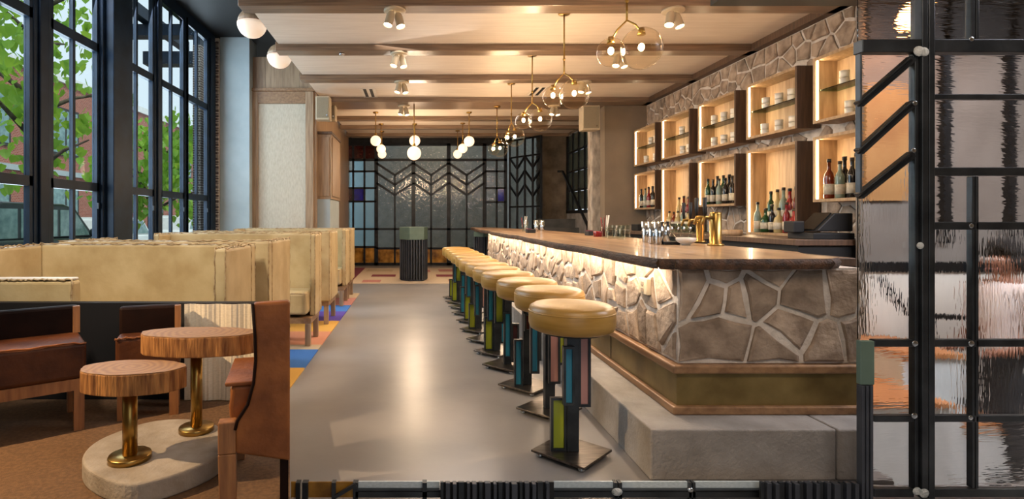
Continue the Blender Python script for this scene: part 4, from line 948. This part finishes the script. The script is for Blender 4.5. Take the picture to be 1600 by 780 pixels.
bar(1514, 276, 1518, 761); bar(1519.5, 276, 1524, 761); bar(1340.2, 84.5, 1343, 308)
bar(1620, 84, 1630, 761); bar(1690, -60, 1700, 775, th=.06)
for (x0, y0, x1, y1) in ((1341, 164, 1424, 92), (1341, 238, 1424, 162), (1341, 307, 1424, 241)):
    MB().bar(at(x0, y0, YS), at(x1, y1, YS), 11*KS, .035, up=(0, 1, 0)).build('frame_bar', 'blacksteel', gs, bevel=.003)
    MB().bar(at(x0, y0+2, YS-.02), at(x1, y1+2, YS-.02), 3*KS, .01, up=(0, 1, 0)).build('frame_bar', 'blackmetal', gs)
for x, y, r in ((1436, 80, 9), (1444, 81, 8), (1438, 384, 6), (1430, 161, 4), (1428, 235, 4), (1430, 537, 5), (1429, 650, 5), (1433, 768, 7), (1444, 771, 8), (1518, 537, 5), (1517, 653, 4), (1518, 353, 4), (1518, 61, 4)):
    c = at(x, y, YS-.03); MB().ball(c, r*KS, 10, rings=6, sq=(1, .18, .9)).build('weld', 'weld' if r > 5 else 'chrome', gs)
def pane(poly, m):
    poly = [(1689.9 if x == 1620 else x, y) for x, y in poly]
    pts = [at(x, y, YS+.004) for x, y in poly]; MB().ext(pts, (0, .006, 0)).build('glass_pane', m, gs)
for x0, x1 in ((1341, 1431), (1451, 1513), (1525, 1620)): pane(rect(x0, -60, x1, 64), 'rip_h')
pane([(1341, 84), (1424, 84), (1424, 90), (1341, 163)], 'rip_h'); pane([(1341, 166), (1424, 95), (1424, 160), (1341, 236)], 'rip_h'); pane([(1341, 240), (1424, 165), (1424, 239), (1341, 305)], 'rip_h'); pane([(1341, 309), (1424, 244), (1424, 530), (1341, 530)], 'rip_v')
for y0, y1, m_ in ((84, 148, 'rip_h'), (156, 262, 'rip_h')):
    for a, b in ((1451, 1620),): pane(rect(a, y0, b, y1), m_)
for y0, y1, m_ in ((275, 347, 'rip_h'), (359, 530, 'rip_v'), (541, 648, 'rip_v'), (658, 762, 'rip_h')):
    for a, b in ((1451, 1514), (1524, 1620)): pane(rect(a, y0, b, y1), m_)
pane(rect(1362, 541, 1424, 648), 'rip_h'); pane(rect(1362, 658, 1424, 762), 'rip_h')
# slatted stand at the corner of the screen
ss = thing('slatted_stand', 'sage topped slatted stand at the corner of the near steel screen', 'stand', (1.93, YS-.06, 0))
a, b = at(1340.5, 600, YS-.06), at(1362, 532, YS-.06); B(a.x, b.x, YS-.075, YS-.05, a.z, b.z).build('top_box', 'sage', ss, bevel=.003)
for x in (1341, 1347.5, 1354): a, b = at(x, 780, YS-.06), at(x+4.5, 601, YS-.06); B(a.x, b.x, YS-.08, YS-.05, 0.001, b.z).build('slat', 'slatgrey', ss, bevel=.002)
B(at(1340.5, 0, YS-.04).x, at(1362, 0, YS-.04).x, YS-.048, YS-.042, 0.001, at(0, 601, YS-.04).z).build('backing', 'black', ss)
# low threshold screen along the floor
ls = thing('threshold_screen', 'low steel framed glass threshold along the front of the concrete floor', 'glass screen', (.7, YS, 0))
def lbar(x0, y0, x1, y1, m='blacksteel', d=0, th=.03, nm='frame_bar'):
    a, b = at(x0, y1, YS+d), at(x1, y0, YS+d); B(a.x, b.x, YS-th/2+d, YS+th/2+d, max(a.z, .001), b.z).build(nm, m, ls)
lbar(556, 766, 1340, 775); lbar(556, 762.5, 1340, 764.5, th=.036)
for x0, x1 in ((463, 470), (473, 482), (519, 525), (552, 560), (660, 667), (958, 963), (965, 970), (1074, 1078), (1080, 1084)): lbar(x0, 752.2, x1, 778)
for x0, x1, m_ in ((455, 463, 'amberglass'), (482, 519, 'amberglass'), (525, 552, 'amberglass')): lbar(x0, 753, x1, 777, m_, .004, .006, 'glass_pane')
for x0, x1 in ((560, 660), (667, 687), (865, 958), (970, 1074), (1084, 1187)): lbar(x0, 752.2, x1, 762.5, 'frost', .004, .008, 'glass_pane')
MB().bar(at(524, 776, YS-.02), at(556, 757, YS-.02), .014, .014).build('frame_bar', 'blacksteel', ls)
c = at(964, 769, YS-.02); MB().ball(c, .024, 10, rings=6, sq=(1, .4, .7)).build('weld', 'weld', ls); c = at(1079, 766, YS-.02); MB().ball(c, .014, 10, rings=6, sq=(1, .4, .7)).build('weld', 'chrome', ls)
for x0, x1, lb in ((688, 865, 'low dark slat grille standing in the threshold before the aisle'), (1187, 1339, 'low dark slat grille standing before the bar platform')):
    g = thing('slat_grille', lb, 'grille', (at((x0+x1)/2, 0, YS-.05).x, YS-.05, 0))
    x = x0; k = 0
    while x < x1-5:
        wd = (5, 7, 6, 9)[k % 4]; a = at(x, 0, YS-.05); b = at(x+wd, 0, YS-.05); B(a.x, b.x, YS-.06-.008*(k % 3), YS-.045, 0.001, at(0, 752.2, YS-.05).z).build('slat', 'slatgrey' if k % 3 else 'blacksteel', g, bevel=.002); x += wd+(3, 4)[k % 2]; k += 1
    B(at(x0, 0, YS-.03).x, at(x1, 0, YS-.03).x, YS-.036, YS-.03, .001, at(0, 753, YS-.03).z).build('backing', 'black', g)

# ================================================================ STAIR LOBBY BEHIND THE NEAR SCREEN
LZ = -.72
struct('floor_lobby', B(1.95, 6.4, 2.4, 4.8, -.85, LZ), 'plinth')
struct('wall_lobby', B(3.745, 6.4, 4.55, 4.62, LZ, 3.3), 'backgrey')
struct('wall_lobby_side', B(6.3, 6.4, 2.4, 4.6, LZ, 3.3), 'backgrey')
struct('wall_lobby_front', B(5.1, 6.4, 2.3, 2.399, LZ, 3.3), 'backgrey')
struct('ceiling_lobby', B(2.5, 6.4, 2.5, 4.6, 3.0, 3.1), 'black')
for k, x in enumerate((4.38, 4.92)): struct('trim_lobby_%d' % (k+1), B(x, x+.06, 4.5, 4.549, 1.0, 3.0), 'blackmetal')
struct('wall_lobby_glow', B(3.75, 4.12, 4.52, 4.549, 1.35, 2.3), 'ochre')  # orange panel painted in place of the glow behind the diagonal panes
struct('trim_lobby_3', B(3.76, 6.3, 4.5, 4.549, 2.62, 3.0), 'black')
struct('baseboard_lobby', B(3.76, 6.3, 4.5, 4.549, .76, .84), 'blackmetal')
lp = struct('wall_lobby_panel', B(3.76, 6.3, 4.52, 4.549, -.3, .76), 'white')
lb_ = sroot('stair_lobby', (4.0, 4.2, LZ))
B(3.5, 3.92, 3.9, 4.5, LZ, .20).build('step', 'stepwhite', lb_); B(3.5, 3.92, 3.88, 4.5, .20, .235).build('tread', 'copper', lb_)
B(3.92, 4.30, 3.9, 4.5, LZ, -.30).build('step', 'stepwhite', lb_); B(3.92, 4.30, 3.88, 4.5, -.30, -.27).build('tread', 'copper', lb_)
B(2.95, 3.5, 3.55, 4.4, LZ, -.03).build('step', 'stepwhite', lb_); B(2.95, 3.5, 3.53, 4.4, -.03, 0).build('tread', 'copper', lb_)
lh = thing('lobby_handrail', 'bent black handrail seen through the near rippled screen', 'handrail', (3.9, 4.3, LZ))
MB().tube([at(1372, 432, 4.3), at(1418, 490, 4.3), at(1450, 494, 4.3), at(1506, 496, 4.3)], .022, seg=8).build('rail', 'blackmetal', lh); MB().tube([at(1450, 494, 4.3), (at(1450, 494, 4.3).x, 4.3, .236)], .014).build('post', 'blackmetal', lh)
am = thing('added_amber_globe', 'unseen amber globe added for the warm glow behind the diagonal panes', 'lamp', (3.72, 3.9, 3.0))
MB().tube([(3.72, 3.9, 3.0), (3.72, 3.9, 2.92)], .006).build('cord', 'black', am); MB().ball((3.72, 3.9, 2.86), .06, 18).build('globe', glow('amber_glow', '#ffb060', 5), am)
lamp('POINT', (3.74, 4.1, 2.72), 22, lin('#ffa860')[:3], shadow_soft_size=.08)  # lamp of the added globe, out of view, for the warm glow
lamp('AREA', (4.2, 2.75, 2.9), 170, lin('#f6f6ff')[:3], target=(4.0, 4.3, -.5), shape='RECTANGLE', size=2.2, size_y=1.2)  # unseen fill lamp added to brighten the lobby
# ---- person on the lobby floor, walking toward the steps
def skinned(name, joints, edges, m, parent, base, sub=2):
    me = bpy.data.meshes.new(name); me.from_pydata([Vector(j[:3])-Vector(base) for j in joints], edges, [])
    o = bpy.data.objects.new(name, me); COL.objects.link(o)
    if parent: o.parent = parent
    else: o.location = base
    sk = o.modifiers.new('skin', 'SKIN'); sk.use_smooth_shade = True
    for i, j in enumerate(joints):
        r = j[3]; me.skin_vertices[0].data[i].radius = (r, r) if not isinstance(r, tuple) else r
    me.skin_vertices[0].data[0].use_root = True
    ss_ = o.modifiers.new('sub', 'SUBSURF'); ss_.levels = sub; ss_.render_levels = sub
    me.materials.append(M[m]); return o
px_, py_, g = 4.36, 4.0, LZ
def J(f, s, z, r): return (px_-f, py_+s, g+z, r)          # f: forward (toward the steps), s: sideways, z: height
jo = [J(0, 0, .92, .13), J(0, 0, 1.1, .115), J(.01, 0, 1.28, .14), J(.01, 0, 1.42, .09), J(.02, 0, 1.5, .05), J(.035, 0, 1.56, .085), J(.04, 0, 1.66, .09),
      J(.02, -.09, .86, .085), J(.10, -.09, .48, .06), J(.03, -.09, .10, .04), J(.16, -.09, .035, .035),
      J(-.02, .09, .86, .085), J(.0, .09, .48, .06), J(-.14, .09, .12, .04), J(-.03, .09, .035, .035),
      J(.01, -.19, 1.38, .06), J(.02, -.23, 1.1, .045), J(.22, -.2, .98, .033), J(.30, -.19, .98, .03),
      J(.01, .19, 1.38, .06), J(-.03, .23, 1.1, .045), J(.14, .2, .94, .033), J(.22, .19, .93, .03)]
ee = [(0, 1), (1, 2), (2, 3), (3, 4), (4, 5), (5, 6), (0, 7), (7, 8), (8, 9), (9, 10), (0, 11), (11, 12), (12, 13), (13, 14), (3, 15), (15, 16), (16, 17), (17, 18), (3, 19), (19, 20), (20, 21), (21, 22)]
for w_ in (18, 22):
    bx_ = jo[w_]
    for k, (dz, dy, ln) in enumerate(((.018, .012, .07), (.006, .008, .08), (-.008, .004, .075), (-.02, 0, .06), (.02, -.03, .045))):
        n0 = len(jo); jo.append((bx_[0]-.02-ln*.5, bx_[1]+dy, bx_[2]+dz, .0095)); jo.append((bx_[0]-.02-ln, bx_[1]+dy, bx_[2]+dz-.02, .008)); ee += [(w_, n0), (n0, n0+1)]
pr = skinned('person', jo, ee, 'skin', None, (px_, py_, g))
tag(pr, 'person with dark curly hair in pale pink shirt and black trousers behind rippled glass', 'person')
sj = [J(0, 0, .86, .17), J(0, 0, 1.06, .16), J(.01, 0, 1.28, .165), J(.01, 0, 1.43, .10), J(.01, -.2, 1.385, .075), J(.02, -.24, 1.14, .065), J(.01, .2, 1.385, .075), J(-.02, .24, 1.14, .065)]
skinned('shirt', sj, [(0, 1), (1, 2), (2, 3), (3, 4), (4, 5), (3, 6), (6, 7)], 'shirt', pr, (px_, py_, g))
tm = MB().lathe([(.10, .74), (.155, .80), (.168, .90), (.158, 1.0), (.150, 1.04), (.13, 1.04)], (px_, py_, g), 20, sx=.85, sy=1.05)
for pts in ([(.0, -.085, .9), (.04, -.09, .72), (.10, -.09, .48), (.06, -.09, .28), (.035, -.09, .10)], [(.0, .085, .9), (-.01, .09, .72), (.0, .09, .48), (-.07, .09, .28), (-.125, .09, .11)]):
    tm.tube([(px_-f, py_+q, g+z) for f, q, z in pts], [.10, .105, .08, .072, .07], seg=14)
tm.build('trousers', 'trousers', pr)
hm = MB()
for k in range(46):
    a = R.uniform(0, 6.28); e = R.uniform(-.5, 1.5); d = Vector((math.cos(e)*math.cos(a), math.cos(e)*math.sin(a), math.sin(e)))
    if d.x < -.35 and d.z < .6: continue
    hm.ball(Vector((px_-.02, py_, g+1.65))+d*.095, R.uniform(.035, .055), 8, rings=6)
hm.build('hair', 'hair', pr)
for s in (-1, 1):
    MB().ball((px_-.122, py_+s*.032, g+1.625), .013, 8, rings=6).build('eye', 'eyes', pr); MB().ball((px_-.035, py_+s*.088, g+1.60), .026, 8, rings=6, sq=(.7, .4, 1.2)).build('ear', 'skin', pr)
    yy = py_+s*.09; f0 = .10 if s < 0 else -.09; MB().tube([(px_-f0+.06, yy, g+.045), (px_-f0, yy, g+.05), (px_-f0-.16, yy, g+.035)], [.04, .05, .03], seg=10).build('shoe', 'black', pr)
MB().tube([(px_-.12, py_, g+1.63), (px_-.15, py_, g+1.59), (px_-.12, py_, g+1.585)], [.01, .017, .012], seg=8).build('nose', 'skin', pr); MB().ball((px_-.125, py_, g+1.55), .022, 8, rings=6, sq=(.4, 1, .4)).build('mouth', 'rug_pink', pr)
